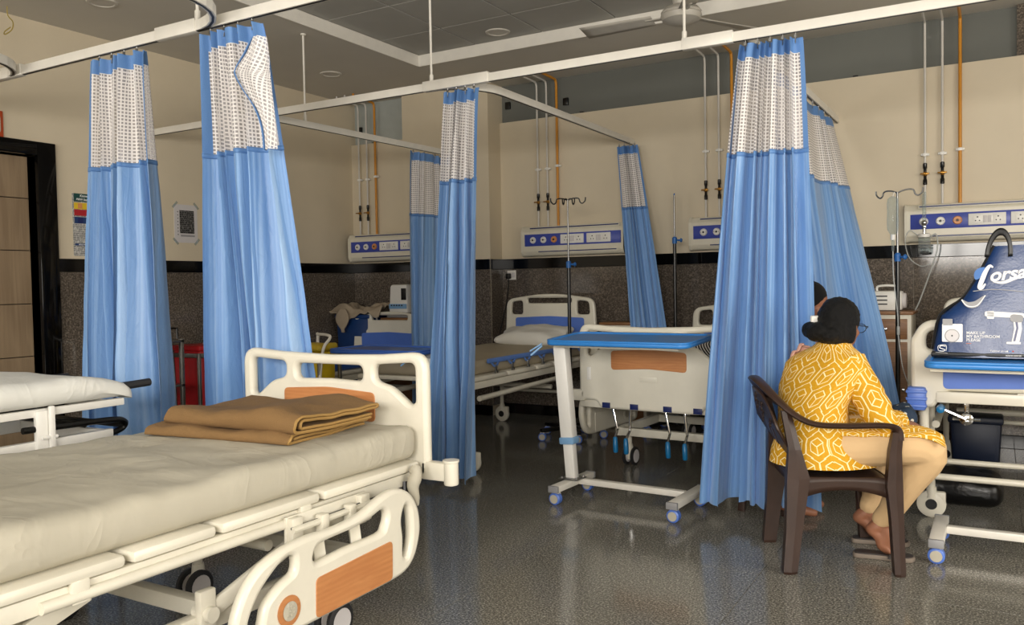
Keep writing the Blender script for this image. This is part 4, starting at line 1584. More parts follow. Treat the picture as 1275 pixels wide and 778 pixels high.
def gas_panel(label, x, y, ln, sockets=2, group=None):
    """x: left end, y: wall face"""
    t = thing('bedhead_panel', label, 'gas panel', (x + ln / 2, y, 1.572), 0, None)
    h, d = .29, .10
    prof = rpoly([(0, 0, .005), (-d * .75, 0, .05), (-d, .045, .03), (-d, h - .05, .03), (-d * .7, h, .04), (0, h, .005)])
    Mx = Matrix(((0, 0, 1, -ln / 2), (1, 0, 0, 0), (0, 1, 0, 0), (0, 0, 0, 1)))
    part('panel_body', MB().prism(prof, Mx, ln), 'gas', t, True, 30)
    for s in (-1, 1):
        part('end_cap', MB().prism([(px * 1.04, (pz - h / 2) * 1.03 + h / 2) for px, pz in prof], Matrix.Translation((s * (ln / 2 - .012) - .012 + ln / 2, 0, 0)) @ Mx, .024), 'gas', t, True, 30)
    part('face_plate', MB().box((.012, -d - .001, .155), (ln - .06, .006, .115), bev=.002), 'gasblue', t)
    part('upper_lip', MB().box((.03, -d + .006, .268), (ln - .13, .02, .03), bev=.004), 'gas', t)
    part('upper_groove', MB().box((.03, -d - .005, .270), (ln - .15, .003, .011)), 'navy', t)
    part('lower_lip', MB().box((.06, -d + .012, .040), (ln - .24, .02, .028), bev=.004), 'gas', t)
    part('lower_groove', MB().box((.06, -d + .001, .042), (ln - .26, .003, .010)), 'navy', t)
    for i, mt in enumerate(('white', 'white', 'gasorange')):
        cx = -ln / 2 + .135 + i * .115
        o = MB().lathe([(.002, .010), (.011, .010), (.013, .014), (.026, .014), (.031, .008), (.033, 0)], (cx, -d - .003, .155), (0, -1, 0), 22)
        g = part('gas_outlet', o, mt, t)
        part('outlet_port', MB().lathe([(.002, .0155), (.008, .0155), (.009, .012), (.0085, .009)], (cx, -d - .003, .155), (0, -1, 0), 14), 'black', g)
        k = MB()
        for a in (0, PI):
            k.box((cx + .02 * math.cos(a), -d - .018, .155 + .02 * math.sin(a)), (.009, .003, .005))
        for n_, a in enumerate((0, PI)):
            part('pin_index', MB().box((cx + .021 * math.cos(a), -d - .0175, .155), (.008, .003, .006)), 'inkgrey', g)
    for s in range(sockets):
        cx = -ln / 2 + .56 + s * .275
        b = part('switch_plate', MB().box((cx, -d - .008, .155), (.245, .012, .088), bev=.004), 'white', t)
        for sx in (-.062, .072):
            f = part('socket_face', MB().box((cx + sx, -d - .0145, .155), (.062, .004, .062), bev=.0015), 'white', b)
        for sx in (-.012, .016):
            part('rocker_switch', MB().box((cx + sx, -d - .0155, .155), (.024, .006, .052), bev=.002), 'paper', b)
        for sx in (-.062, .072):
            for dx, dz, r in ((0, .016, .006), (-.013, -.011, .005), (.013, -.011, .005)):
                part('socket_hole', MB().cyl((cx + sx + dx, -d - .0168, .155 + dz), (cx + sx + dx, -d - .0155, .155 + dz), r, n=8), 'black', b)
    return t


gas_panel('blue faced bedhead gas panel in the back left corner bay', -6.07, 7.05, 1.02, 2)
gas_panel('blue faced bedhead gas panel above the bed with the pillow', -4.06, 7.29, 1.08, 2)
gas_panel('blue faced bedhead gas panel cut off by the large bright curtain', -2.36, 7.29, 1.05, 2)
gas_panel('blue faced bedhead gas panel above the shopping bag', -.63, 7.29, 1.10, 2)


def pipe(label, x, yw, mat, valve, z0, zc, r=.0095, elbow=.3, ceil=ZC, group=None):
    t = thing('gas_pipe', label, 'pipe', (x, yw - .035, z0), 0, group)
    H = ceil - z0
    pts = [V((0, 0, 0)), V((0, 0, .4)), V((0, 0, H - .12))] + sm([V((0, 0, H - .10)), V((0, -.008, H - .055)), V((0, -.05, H - .035)), V((0, -elbow, H - .03))], 4) + sm([V((0, -elbow - .015, H - .028)), V((0, -elbow - .03, H - .02)), V((0, -elbow - .032, H + .0))], 3)
    part('riser', MB().tube(pts, r, 10), mat, t)
    for z in (zc - z0,):
        c = MB().box((0, .015, z), (.06, .035, .018), bev=.003)
        c.box((0, -.004, z), (.034, .02, .024), bev=.004)
        part('pipe_clip', c, 'white', t)
    if valve:
        zv = 2.10 - z0
        b = MB().lathe([(.010, -.085), (.015, -.08), (.015, -.045), (.011, -.04), (.011, .04), (.015, .045), (.015, .08), (.010, .085)], (0, 0, zv), (0, 0, 1), 12)
        v = part('valve_union', b, 'dksteel', t)
        b = MB().ball((0, 0, zv), (.017, .017, .022), 10)
        b.cyl((0, -.01, zv), (0, -.035, zv), .007, n=8)
        b.box((0, -.034, zv), (.065, .007, .012), bev=.003)
        part('valve_handle', b, 'brass', v)
    return t


for i, (x0, yw, zc, who) in enumerate((((-5.99, -5.88, -5.765), 7.10, 2.46, 'back left corner bay'), ((-3.90, -3.795, -3.685), 7.30, 2.42, 'wall above the bed with the pillow'), ((-2.225, -2.105, -1.99), 7.30, 2.44, 'wall left of the large bright curtain'), ((-.49, -.37, -.25), 7.30, 2.25, 'wall above the shopping bag'))):
    pipe('left white gas pipe with brass valve, ' + who, x0[0], yw, 'pipe', True, 1.862, zc)
    pipe('right white gas pipe with brass valve, ' + who, x0[1], yw, 'pipe', True, 1.862, zc)
    pipe('orange gas pipe, ' + who, x0[2], yw, 'orange', False, 1.862, zc + .02, .0125)

# flowmeter with humidifier bottle and tubing on the right panel
fmx, fmy = -.487, 7.15
fm_ = thing('oxygen_flowmeter', 'clear oxygen flowmeter and humidifier bottle plugged into the panel above the bag', 'flowmeter', (fmx, fmy, 1.53))
part('flow_tube', MB().cyl((0, -.02, .16), (0, -.02, .42), .014, n=12), 'clear', fm_)
m = MB().cyl((0, .03, .185), (0, -.035, .185), .015, n=12)
m.cyl((0, -.02, .10), (0, -.02, .19), .012, n=12)
m.ball((0, -.03, .185), .022, 12)
m.box((0, -.03, .155), (.03, .03, .03), bev=.006)
part('regulator', m, 'chrome', fm_)
part('bottle_cap', MB().lathe([(.004, .105), (.03, .104), (.046, .098), (.046, .075), (.004, .073)], (0, -.02, 0), (0, 0, 1), 20), 'white', fm_)
part('humidifier_jar', MB().lathe([(.004, -.05), (.035, -.05), (.042, -.04), (.042, .075), (.004, .076)], (0, -.02, 0), (0, 0, 1), 20), 'clear', fm_)
part('bottle_base', MB().lathe([(.003, -.052), (.03, -.051), (.034, -.035), (.003, -.03)], (0, -.02, 0), (0, 0, 1), 16), 'black', fm_)
m = MB()
for z in (.0, .02, .04):
    m.lathe([(.0425, z), (.0445, z + .001), (.0445, z + .005), (.0425, z + .006)], (0, -.02, 0), (0, 0, 1), 20)
for z in (.0, .02, .04):
    part('scale_ring', MB().tube([(.043 * math.cos(a), -.02 + .043 * math.sin(a), z) for a in [2 * PI * k / 16 for k in range(16)]], .0025, 5, True), 'inkgrey', fm_)
tb = part('oxygen_tube', MB().tube(sm([(fmx + .04, 7.10, 1.60), (fmx + .085, 7.08, 1.62), (fmx + .09, 7.08, 1.5), (fmx + .03, 7.1, 1.30), (fmx - .03, 7.1, 1.12), (fmx - .08, 7.06, .98), (fmx - .06, 7.0, .82), (fmx + .06, 6.85, .70), (fmx + .14, 6.7, .70)], 7), .0055, 7), 'tube')
tag(tb, 'thin clear oxygen tube looping down from the flowmeter to the right bed', 'tube')
tb = part('oxygen_tube', MB().tube(sm([(fmx - .04, 7.12, 1.62), (fmx - .10, 7.11, 1.66), (fmx - .13, 7.1, 1.58), (fmx - .10, 7.1, 1.45), (fmx - .02, 7.1, 1.385), (fmx + .04, 7.1, 1.40)], 7), .004, 7), 'tube')
tag(tb, 'short clear tube curling left of the humidifier bottle', 'tube')

# ------------------------------------------------------------------ IV stands


def iv_stand(label, x, y, h, zcol, rz, knob, hookmat, split=True, legs=5, hooks=((1, .13), (-1, .13)), r=.012):
    t = thing('iv_stand', label, 'iv stand', (x, y, 0), rz)
    part('lower_tube', MB().cyl((0, 0, .09), (0, 0, zcol), r * 1.25, n=14), 'dksteel', t)
    part('upper_rod', MB().cyl((0, 0, zcol), (0, 0, h), r * .62, n=10), 'steel', t)
    m = MB().lathe([(.012, -.03), (.021, -.028), (.021, .02), (.012, .03)], (0, 0, zcol), (0, 0, 1), 14)
    m.cyl((0, 0, zcol), (.05, -.01, zcol), .008, n=8)
    m.lathe([(.004, .0), (.017, .004), (.019, .012), (.012, .02), (.003, .021)], (.045, -.009, zcol), (1, -.2, 0), 12)
    part('clamp_knob', m, knob, t)
    for (dx, ln) in hooks:
        d = V((dx, .18 if abs(dx) == 1 else .9, 0)).normalized()
        m = MB().tube(sm([V((0, 0, h - .005)), d * ln * .35 + V((0, 0, h + .012)), d * ln * .7 + V((0, 0, h + .01)), d * ln * .8 + V((0, 0, h - .02)), d * ln * .95 + V((0, 0, h - .03)), d * ln * 1.12 + V((0, 0, h - .01)), d * ln * 1.15 + V((0, 0, h + .02))], 5), .0055, 7)
        part('hook', m, hookmat, t)
    part('hub', MB().lathe([(.012, .13), (.03, .12), (.034, .07), (.02, .06)], (0, 0, 0), (0, 0, 1), 16), 'dksteel', t)
    for i in range(legs):
        a = 2 * PI * i / legs
        d = V((math.cos(a), math.sin(a), 0))
        lg = MB().bar(d * .02 + V((0, 0, .092)), d * .29 + V((0, 0, .084)), .04, .03, .005)
        part('base_leg', lg, 'dksteel', t)
        small_castor(t, d.x * .275, d.y * .275, .085, .034)
    return t


iv_stand('dark iv stand with black hooks beside the bed with the pillow', -3.115, 6.32, 2.0, 1.46, .35, 'inkblue', 'black', hooks=((1, .13), (-1, .13), (.35, .11), (-.5, .10)))
iv_stand('plain iv stand with blue clamp by the narrow curtain, without hooks showing', -2.40, 6.93, 2.04, 1.655, .78, 'inkblue', 'inkblue', hooks=((.5, .03),), legs=4)
iv_stand('iv stand holding a clear drip bottle at the right wall', -.595, 6.3, 1.885, 1.44, -.3, 'inkblue', 'steel', hooks=((1, .14), (-1, .14)))
bt = thing('drip_bottle', 'clear drip bottle hanging upside down from the right iv stand', 'bottle', (-.62, 6.26, 1.60))
part('bottle_body', MB().lathe([(.004, .255), (.02, .25), (.034, .235), (.038, .2), (.036, .14), (.038, .08), (.036, .03), (.02, .0), (.014, -.01)], n=20), 'clear', bt)
part('bottle_cap', MB().lathe([(.004, -.045), (.015, -.043), (.016, -.005), (.004, -.002)], n=14), 'white', bt)
part('drip_chamber', MB().lathe([(.003, -.12), (.008, -.115), (.010, -.05), (.003, -.045)], n=12), 'clear', bt)
part('hanger_loop', MB().tube(sm([(0, 0, .252), (.006, .01, .275), (.01, .022, .285)], 4), .003, 6), 'white', bt)
m = MB().tube(sm([(0, 0, -.12), (.004, -.0, -.3), (.03, -.02, -.55), (.035, -.02, -.7), (.06, -.03, -.9), (.10, -.06, -1.02)], 7), .0035, 6)
m.box((.034, -.02, -.66), (.018, .014, .06), bev=.004)
part('drip_line', m, 'tube', bt)

# ------------------------------------------------------------------ bedside lockers and what stands on them


def locker(label, x, y, w, d, h):
    t = thing('bedside_locker', label, 'locker', (x, y, 0))
    part('body', MB().box((0, 0, h / 2), (w, d, h - .04), bev=.006), 'enamel', t)
    part('worktop', MB().box((0, -.005, h - .012), (w + .03, d + .03, .026), bev=.005), 'wtop', t)
    dr = part('drawer', MB().box((0, -d / 2 - .008, h - .13), (w - .05, .016, .15), bev=.004), 'wtop', t)
    part('knob', MB().lathe([(.004, .02), (.012, .018), (.013, .008), (.006, 0)], (0, -d / 2 - .016, h - .13), (0, -1, 0), 12), 'chrome', dr)
    dr = part('door', MB().box((0, -d / 2 - .008, (h - .22) / 2 + .02), (w - .05, .016, h - .27), bev=.004), 'wtop', t)
    part('knob', MB().lathe([(.004, .02), (.012, .018), (.013, .008), (.006, 0)], (w * .35, -d / 2 - .016, h * .45), (0, -1, 0), 12), 'chrome', dr)
    return t


locker('cream bedside locker with brown top between the pillow bed and the narrow curtain', -2.885, 7.07, .42, .28, .945)
locker('cream bedside locker with brown top beside the right iv stand', -.72, 6.98, .34, .40, 1.05)
dv = thing('suction_machine', 'small white medical device with a carry handle on the right locker', 'device', (-.73, 6.95, 1.052))
part('casing', MB().box((0, 0, .075), (.22, .16, .15), bev=.02), 'white', dv)
part('handle', MB().tube(sm([(-.07, 0, .145), (-.06, 0, .185), (.06, 0, .185), (.07, 0, .145)], 5), .009, 8), 'white', dv)
part('side_dial', MB().lathe([(.004, .03), (.055, .028), (.06, .015), (.06, 0)], (.105, 0, .075), (1, 0, 0), 18), 'paper', dv)
for z in (.05, .08, .11):
    part('vent_slot', MB().box((-.03, -.081, z), (.08, .004, .010)), 'dksteel', dv)
lk = locker('brown topped locker in the back left corner beneath the ventilator', -5.30, 6.91, .40, .22, .98)
vt = thing('ventilator', 'white ventilator with dark screen on the locker at back left', 'ventilator', (-5.33, 6.92, .982))
part('casing', MB().box((0, 0, .19), (.25, .16, .30), bev=.03, taper=(.86, .9)), 'white', vt)
part('screen', MB().box((.075, -.078, .24), (.06, .010, .12), bev=.003), 'black', vt)
part('control_strip', MB().box((0, -.080, .115), (.22, .012, .05), bev=.003), 'palebl', vt)
for i in range(5):
    part('button', MB().box((-.075 + .033 * i, -.088, .125), (.018, .005, .014), bev=.002), 'black', vt)
part('foot_plate', MB().box((0, 0, .02), (.26, .2, .04), bev=.008), 'inkgrey', vt)

# wall socket with plug and lead
sk = thing('wall_socket', 'white wall socket with a black plug on the granite above the pillow bed', 'socket', (-4.225, YB - .014, 1.395))
part('socket_plate', MB().box((0, -.006, 0), (.10, .014, .095), bev=.004), 'white', sk)
for dx in (-.022, .024):
    part('socket_face', MB().box((dx, -.015, 0), (.04, .005, .05), bev=.0015), 'paper', sk)
ld = thing('power_lead', 'black plug and lead hanging from the wall socket', 'cable', (-4.247, YB - .04, 1.385))
part('plug', MB().box((0, -.01, 0), (.045, .05, .055), bev=.01), 'black', ld)
part('lead', MB().tube(sm([(0, -.01, -.02), (.0, -.015, -.10), (-.012, -.03, -.25), (-.05, -.04, -.42), (-.09, -.05, -.58), (-.10, -.06, -.78)], 6), .006, 7), 'black', ld)

# notices on the left wall (plane of constant x): local x' runs along +y
po = thing('wall_poster', 'coloured waste segregation poster on the wall left of the far left curtain', 'poster', (XL, 3.885, 1.575), PI / 2)
part('poster_sheet', MB().box((.16, -.003, .245), (.34, .004, .48)), 'p_text', po)
def strip(nm, mat, z0, z1, x0=.002, x1=.318):
    return part(nm, MB().box(((x0 + x1) / 2 - .0, -.006, (z0 + z1) / 2), (x1 - x0, .002, z1 - z0)), mat, po)
strip('header_band', 'p_green', .425, .485)
strip('yellow_band', 'p_yellow', .365, .415)
strip('red_band', 'p_red', .315, .362)
strip('blue_band', 'p_blue', .255, .305)
strip('foot_band', 'p_blue', .085, .10)
for i in range(3):
    part('bin_icon', MB().box((.05 + .1 * i, -.008, .39), (.035, .002, .04)), 'gasorange', po)
    part('bin_icon', MB().box((.05 + .1 * i, -.008, .28), (.04, .002, .044)), 'ink' if i % 2 else 'navy', po)
TX = lambda x, z, y=-.0075: Matrix(((1, 0, 0, x), (0, 0, -1, y), (0, 1, 0, z), (0, 0, 0, 1)))
text('poster_lettering', 'Know about', .026, 'ink', TX(.05, .46), po, 0.2, .0003, .0006)
text('poster_lettering', 'BMW Segregation', .022, 'ink', TX(.02, .433), po, 0.2, .0003, .0006)
text('poster_lettering', 'MASKS PREVENTION', .012, 'ink', TX(.03, .0885), po, 0, .0003, .0003)
nt = thing('wall_notice', 'white taped notice with a dark printed table between the two left curtains', 'notice', (XL, 4.80, 1.73), PI / 2)
part('notice_sheet', MB().box((.11, -.002, .15), (.24, .003, .33)), 'paper', nt)
part('printed_table', MB().box((.12, -.004, .165), (.15, .002, .20)), 'p_dark', nt)
part('printed_line', MB().box((.125, -.004, .045), (.145, .002, .016)), 'inkgrey', nt)
for i in range(8):
    part('bullet_dot', MB().box((.026, -.004, .25 - .028 * i), (.007, .002, .009)), 'black', nt)
for (x, z, a) in ((-.0, .31, .8), (.22, .31, -.8), (0, -.005, -.8), (.22, -.005, .8)):
    part('tape', MB().box((x, -.0045, z), (.07, .001, .02), Matrix.Rotation(-a, 3, 'Y')), 'clear', nt)
os_ = thing('door_sign', 'orange sign with a cream outline above the black door frame', 'sign', (XL, 3.355, 2.50), PI / 2)
part('sign_board', MB().box((-.11, -.008, 0), (.26, .014, .19), bev=.003), 'orangesign', os_)
part('sign_outline', plate([rr(-.22, -.07, .0, .07, .03), rr(-.212, -.062, -.008, .062, .026)], .002, .0003, TX(0, 0, -.017)), 'sheet', os_)

# ceiling things
for (x, y, z, w) in ((-5.40, 6.0, ZC, 'soffit by the back left bay'), (-5.36, 3.66, ZC, 'soffit at the top left corner'), (-3.60, 6.04, ZR, 'tile field near the recess edge')):
    d = thing('ceiling_downlight', 'round unlit downlight in the ' + w, 'downlight', (x, y, z))
    part('trim_ring', MB().lathe([(.075, -.004), (.08, -.009), (.10, -.007), (.104, 0), (.075, .002)], n=28), 'soffit', d)
    part('lens', MB().lathe([(.002, -.003), (.076, -.004), (.078, .001)], n=24), 'light', d)
fx, fy = -1.775, 5.3
fn = thing('ceiling_fan', 'ivory ceiling fan hanging at the top behind the hanger rod', 'ceiling fan', (fx, fy, 3.0))
part('down_rod', MB().cyl((0, 0, .08), (0, 0, ZR), .014, n=10) if False else MB().cyl((0, 0, .08), (0, 0, ZR - 3.0), .014, n=10), 'fan', fn)
part('canopy', MB().lathe([(.015, .07), (.05, .09), (.075, .22), (.06, .30), (.02, .32)], n=22), 'fan', fn)
part('motor_housing', MB().lathe([(.003, -.04), (.07, -.032), (.12, -.01), (.13, .01), (.132, .02), (.126, .03), (.13, .04), (.11, .065), (.05, .08), (.015, .085)], n=30), 'fan', fn)
for i in range(3):
    a = PI + i * 2 * PI / 3
    rt = Matrix.Rotation(a, 4, 'Z')
    b = MB()
    b.grid(lambda u, w: rt @ V((.19 + .5 * u, (w - .5) * (.11 + .05 * u), .02 + (w - .5) * .03)), 8, 4)
    o = part('blade', b, 'fan', fn)
    sd = o.modifiers.new('thickness', 'SOLIDIFY'); sd.thickness = .004
    part('blade_arm', MB().bar(rt @ V((.10, 0, .02)), rt @ V((.24, 0, .02)), .04, .008, .002), 'fan', fn)
wr_ = part('loose_wire', MB().tube(sm([(0, 0, 0), (-.01, .01, -.06), (.03, .02, -.11), (.05, 0, -.17), (.0, -.02, -.2), (-.04, 0, -.17), (0, .02, -.14)], 6), .004, 6), 'wire')
wr_.location = (-5.97, 3.35, ZC)
tag(wr_, 'loose curled yellow wire hanging from the ceiling at the top left corner', 'wire')

# ------------------------------------------------------------------ bins behind the beds


def bin_(label, x, y, w, d, h, mat, lid=True, stand=True, rz=0.0):
    t = thing('waste_bin', label, 'bin', (x, y, 0), rz)
    part('bin_body', MB().box((0, 0, h / 2 + .06), (w, d, h - .12), bev=.03, taper=(1.12, 1.1)), mat, t)
    if lid:
        part('lid', MB().box((0, 0, h + .005), (w * 1.18, d * 1.16, .045), bev=.015), mat, t)
    if stand:
        m = MB()
        for sx in (-1, 1):
            for sy in (-1, 1):
                m.bar((sx * (w * .64), sy * (d * .64), .0), (sx * (w * .64), sy * (d * .64), h - .03), .025, .025, .003)
        m.box((0, -d * .64, h - .05), (w * 1.3, .02, .035), bev=.003)
        m.box((0, d * .64, h - .05), (w * 1.3, .02, .035), bev=.003)
        m.box((-w * .64, 0, h - .05), (.02, d * 1.3, .035), bev=.003)
        m.box((w * .64, 0, h - .05), (.02, d * 1.3, .035), bev=.003)
        part('wheeled_stand', m, 'steel', t)
    return t


bin_('red lidded bin in a grey metal stand between the two left curtains', -5.76, 4.74, .30, .30, .82, 'binred')
tl = thing('instrument_trolley', 'dark metal trolley beside the red bin behind the far left curtain', 'trolley', (-5.74, 4.20, 0))
for sx in (-1, 1):
    for sy in (-1, 1):
        part('leg', MB().bar((sx * .15, sy * .20, 0), (sx * .15, sy * .20, .92), .03, .03, .003), 'steel', tl)
for z in (.25, .55, .90):
    part('shelf', MB().box((0, 0, z), (.33, .43, .02), bev=.003), 'steel', tl)
part('push_bar', MB().tube([(.12, .19, .92), (.12, .19, 1.0), (-.12, .19, 1.0), (-.12, .19, .92)], .008, 8), 'dksteel', tl)
yb = bin_('yellow bin with a crumpled liner in a white metal stand between the two back beds', -4.68, 4.98, .17, .18, .80, 'binyellow', lid=False)
ln = part('bin_liner', pad(.22, .23, .06, .028, (14, 14, 4), .012, 9.0, 40.0), 'ywrap', None, True, 60, True)
ln.location = (-4.68, 4.98, .80)
tag(ln, 'crumpled yellow liner folded over the yellow bin', 'liner')
part('handle_bar', MB().tube(sm([(-.14, .13, .72), (-.13, .13, .91), (-.09, .09, .925), (.10, .0, .925), (.135, -.02, .90), (.12, -.08, .82), (.115, -.12, .60)], 5), .012, 8), 'rail', yb)
bin_('tall blue bin in the back left corner under beige rags', -5.85, 6.87, .40, .26, .99, 'binblue', stand=False)
ps = part('bin_pole', MB().cyl((0, 0, 0), (0, 0, .98), .012, n=10), 'steel')
ps.location = (-5.60, 6.83, 0)
tag(ps, 'thin grey pole standing in front of the tall blue bin', 'pole')
rg = MB()
rg.grid(lambda u, w: V((-.32 + .66 * u + .05 * noise.noise(V((u * 5, w * 3, 2))), -.17 + .30 * w + .03 * noise.noise(V((u * 4, 7, w * 3))), .055 + .045 * noise.noise(V((u * 7, w * 6, 1))) + .03 * math.sin(u * 9) - .10 * max(0, .25 - w) * 4 * (.3 + .7 * abs(math.sin(u * 5))))), 40, 18)
rg.grid(lambda u, w: V((-.12 + (u - .5) * (.04 + .14 * math.sin(PI * min(1, w * 1.1 + .05))), -.185 - .015 * math.sin(w * 3), .05 - .25 * w)), 8, 14)
rgo = part('rag', rg, 'rag', None, True, 80)
rgo.location = (-5.80, 6.85, 1.03)
sd = rgo.modifiers.new('thickness', 'SOLIDIFY'); sd.thickness = .012
tag(rgo, 'crumpled beige rags thrown over the tall blue bin, one end hanging', 'rag')

# under the right bed
bb = bin_('blue bin standing in the dark under the right bed', -.12, 6.05, .26, .26, .40, 'binshade', stand=False)
bg = part('black_bag', pad(.5, .4, .16, .07, (14, 12, 4), .03, 6.0, 70.0), 'blackbag', None, True, 60, True)
bg.location = (-.22, 5.50, 0.0)
tag(bg, 'black plastic bag lying on the floor under the right bed', 'bag')

# ------------------------------------------------------------------ brown plastic chairs


def make_chair(label, loc, rz):
    """moulded armchair; local +x is forward, +y its left"""
    t = thing('plastic_chair', label, 'chair', (loc[0], loc[1], 0), rz)
    seat = MB()
    def sf(u, w):
        x, y = -.20 + .44 * u, -.215 + .43 * w
        y *= 1.0 + .06 * u
        z = .425 - .018 * math.cos((w - .5) * PI) * math.sin(PI * min(1, u * 1.1)) - (.03 * max(0, u - .85) / .15) ** 1.0
        return (x, y, z)
    seat.grid(sf, 18, 18)
    s = part('seat', seat, 'chair', t, True, 60)
    m = s.modifiers.new('thickness', 'SOLIDIFY'); m.thickness = .012
    ap = MB()
    for sy in (-1, 1):
        ap.grid(lambda u, w: (-.19 + .42 * u, sy * (.218 + .012 * u), .425 - (.055 + .05 * (2 * u - 1) ** 2) * w), 14, 3)
    ap.grid(lambda u, w: (.24 - .004 * w, -.22 + .44 * u, .40 - (.03 + .05 * (2 * u - 1) ** 2) * w), 14, 3)
    ap.grid(lambda u, w: (-.20, -.20 + .40 * u, .425 - .05 * w), 10, 2)
    a = part('apron', ap, 'chair', t, True, 60)
    m = a.modifiers.new('thickness', 'SOLIDIFY'); m.thickness = .010
    # back shell between the seat rear and the rim, with two slots
    def bf(u, w):
        y = (-.5 + u)
        wd = .36 + .10 * w
        bow = .07 * (1 - (2 * u - 1) ** 2)
        zt = .46 + (.37 - .16 * (2 * u - 1) ** 2 * abs(2 * u - 1)) * w
        return V((-.175 - .125 * w - bow * (.5 + .3 * w) + .02, y * wd, zt - .03))
    nu, nv = 30, 20
    bk = MB().grid(bf, nu, nv)
    bk.f = [f for k, f in enumerate(bk.f) if not ((k % nu) in (10, 14, 15, 19) and 2 <= k // nu <= 9)]
    b = part('back_shell', bk, 'chair', t, True, 60)
    m = b.modifiers.new('thickness', 'SOLIDIFY'); m.thickness = .010
    # embossed flowers
    for (u, w) in ((.3, .60), (.5, .66), (.7, .60), (.4, .78), (.6, .78), (.5, .88)):
        c = bf(u, w)
        fb = MB()
        for k in range(8):
            an = 2 * PI * k / 8
            fb.ball(c + V((-.007, .017 * math.cos(an), .017 * math.sin(an))), (.004, .008 if abs(math.cos(an)) > .5 else .004, .008 if abs(math.sin(an)) > .5 else .004), 6)
        fb.ball(c + V((-.007, 0, 0)), .005, 6)
        part('embossed_flower', fb, 'chair', b)
    # rim and arms in one sweep
    half = [(.225, .268, .60), (.215, .27, .648), (.16, .272, .664), (.0, .272, .662), (-.12, .262, .668), (-.20, .242, .705), (-.27, .19, .77), (-.315, .10, .825), (-.328, 0, .842)]
    path = sm(half + [(x, -y, z) for x, y, z in half[::-1][1:]], 7)
    rm = MB()
    n = len(path)
    vs, fs = [], []
    for i, p in enumerate(path):
        tg = (path[min(i + 1, n - 1)] - path[max(i - 1, 0)]).normalized()
        out = V((p.x + .05, p.y, 0)).normalized()
        up = out.cross(tg).normalized()
        if up.z < 0:
            up = -up
        sd = tg.cross(up).normalized()
        for k in range(10):
            an = 2 * PI * k / 10
            vs.append(p + sd * (.026 * math.cos(an)) + up * (.013 * math.sin(an)))
    for i in range(n - 1):
        for k in range(10):
            fs.append((i * 10 + k, i * 10 + (k + 1) % 10, (i + 1) * 10 + (k + 1) % 10, (i + 1) * 10 + k))
    fs += [tuple(range(10))[::-1], tuple((n - 1) * 10 + k for k in range(10))]
    part('arm_rim', MB().add(vs, fs), 'chair', t, True, 60)
    for sy in (-1, 1):
        # front leg runs from the arm to the floor, rear leg from the seat
        def leg(pts):
            mb = MB()
            vs, fs = [], []
            for (x, y, z, w, d) in pts:
                o = sy
                vs += [V((x - w / 2, sy * (y - d * .5), z)), V((x + w / 2, sy * (y - d * .35), z)), V((x + w / 2, sy * (y + d * .35), z)), V((x, sy * (y + d * .62), z)), V((x - w / 2, sy * (y + d * .5), z))]
            m_ = len(pts)
            for i in range(m_ - 1):
                for k in range(5):
                    fs.append((i * 5 + k, i * 5 + (k + 1) % 5, (i + 1) * 5 + (k + 1) % 5, (i + 1) * 5 + k))
            fs += [tuple(range(5))[::-1], tuple((m_ - 1) * 5 + k for k in range(5))]
            return mb.add(vs, fs)
        part('front_leg', leg([(.238, .245, 0, .042, .035), (.236, .244, .012, .048, .040), (.225, .243, .25, .055, .042), (.215, .242, .40, .068, .045), (.215, .255, .55, .052, .036), (.222, .268, .635, .045, .03)]), 'chair', t, False)
        part('rear_leg', leg([(-.225, .228, 0, .058, .05), (-.225, .228, .012, .062, .056), (-.205, .222, .2, .072, .052), (-.185, .212, .42, .10, .055), (-.20, .222, .55, .055, .035), (-.235, .215, .72, .04, .025)]), 'chair', t, False)
    return t


CH = (-.685, 4.085)
CRZ = math.radians(24)
make_chair('brown plastic armchair in front of the large bright curtain, with the seated woman', CH, CRZ)

# ------------------------------------------------------------------ people


def union(mbs, voxel, name, sm_it=3):
    me = bpy.data.meshes.new(name)
    a = MB()
    for m in mbs:
        a.add(m.v, m.f)
    me = a.mesh(name, False, 38, True)
    ob = bpy.data.objects.new(name, me)
    COL.objects.link(ob)
    md = ob.modifiers.new('r', 'REMESH')
    md.mode = 'VOXEL'
    md.voxel_size = voxel
    md.adaptivity = 0
    s = ob.modifiers.new('s', 'SMOOTH')
    s.iterations = sm_it
    s.factor = .5
    dg = bpy.context.evaluated_depsgraph_get()
    out = bpy.data.meshes.new_from_object(ob.evaluated_get(dg))
    bpy.data.objects.remove(ob)
    out.name = name
    out.shade_smooth()
    return out


def limb(pts, k=5, n=16):
    """pts: (x, y, z, r)"""
    P = sm([p[:3] for p in pts], k)
    rr_ = []
    for i in range(len(pts) - 1):
        for j in range(k):
            rr_.append(pts[i][3] + (pts[i + 1][3] - pts[i][3]) * j / k)
    rr_.append(pts[-1][3])
    m = MB().tube(P, rr_, n)
    m.ball(P[0], rr_[0] * .98, 10)
    m.ball(P[-1], rr_[-1] * .98, 10)
    return m


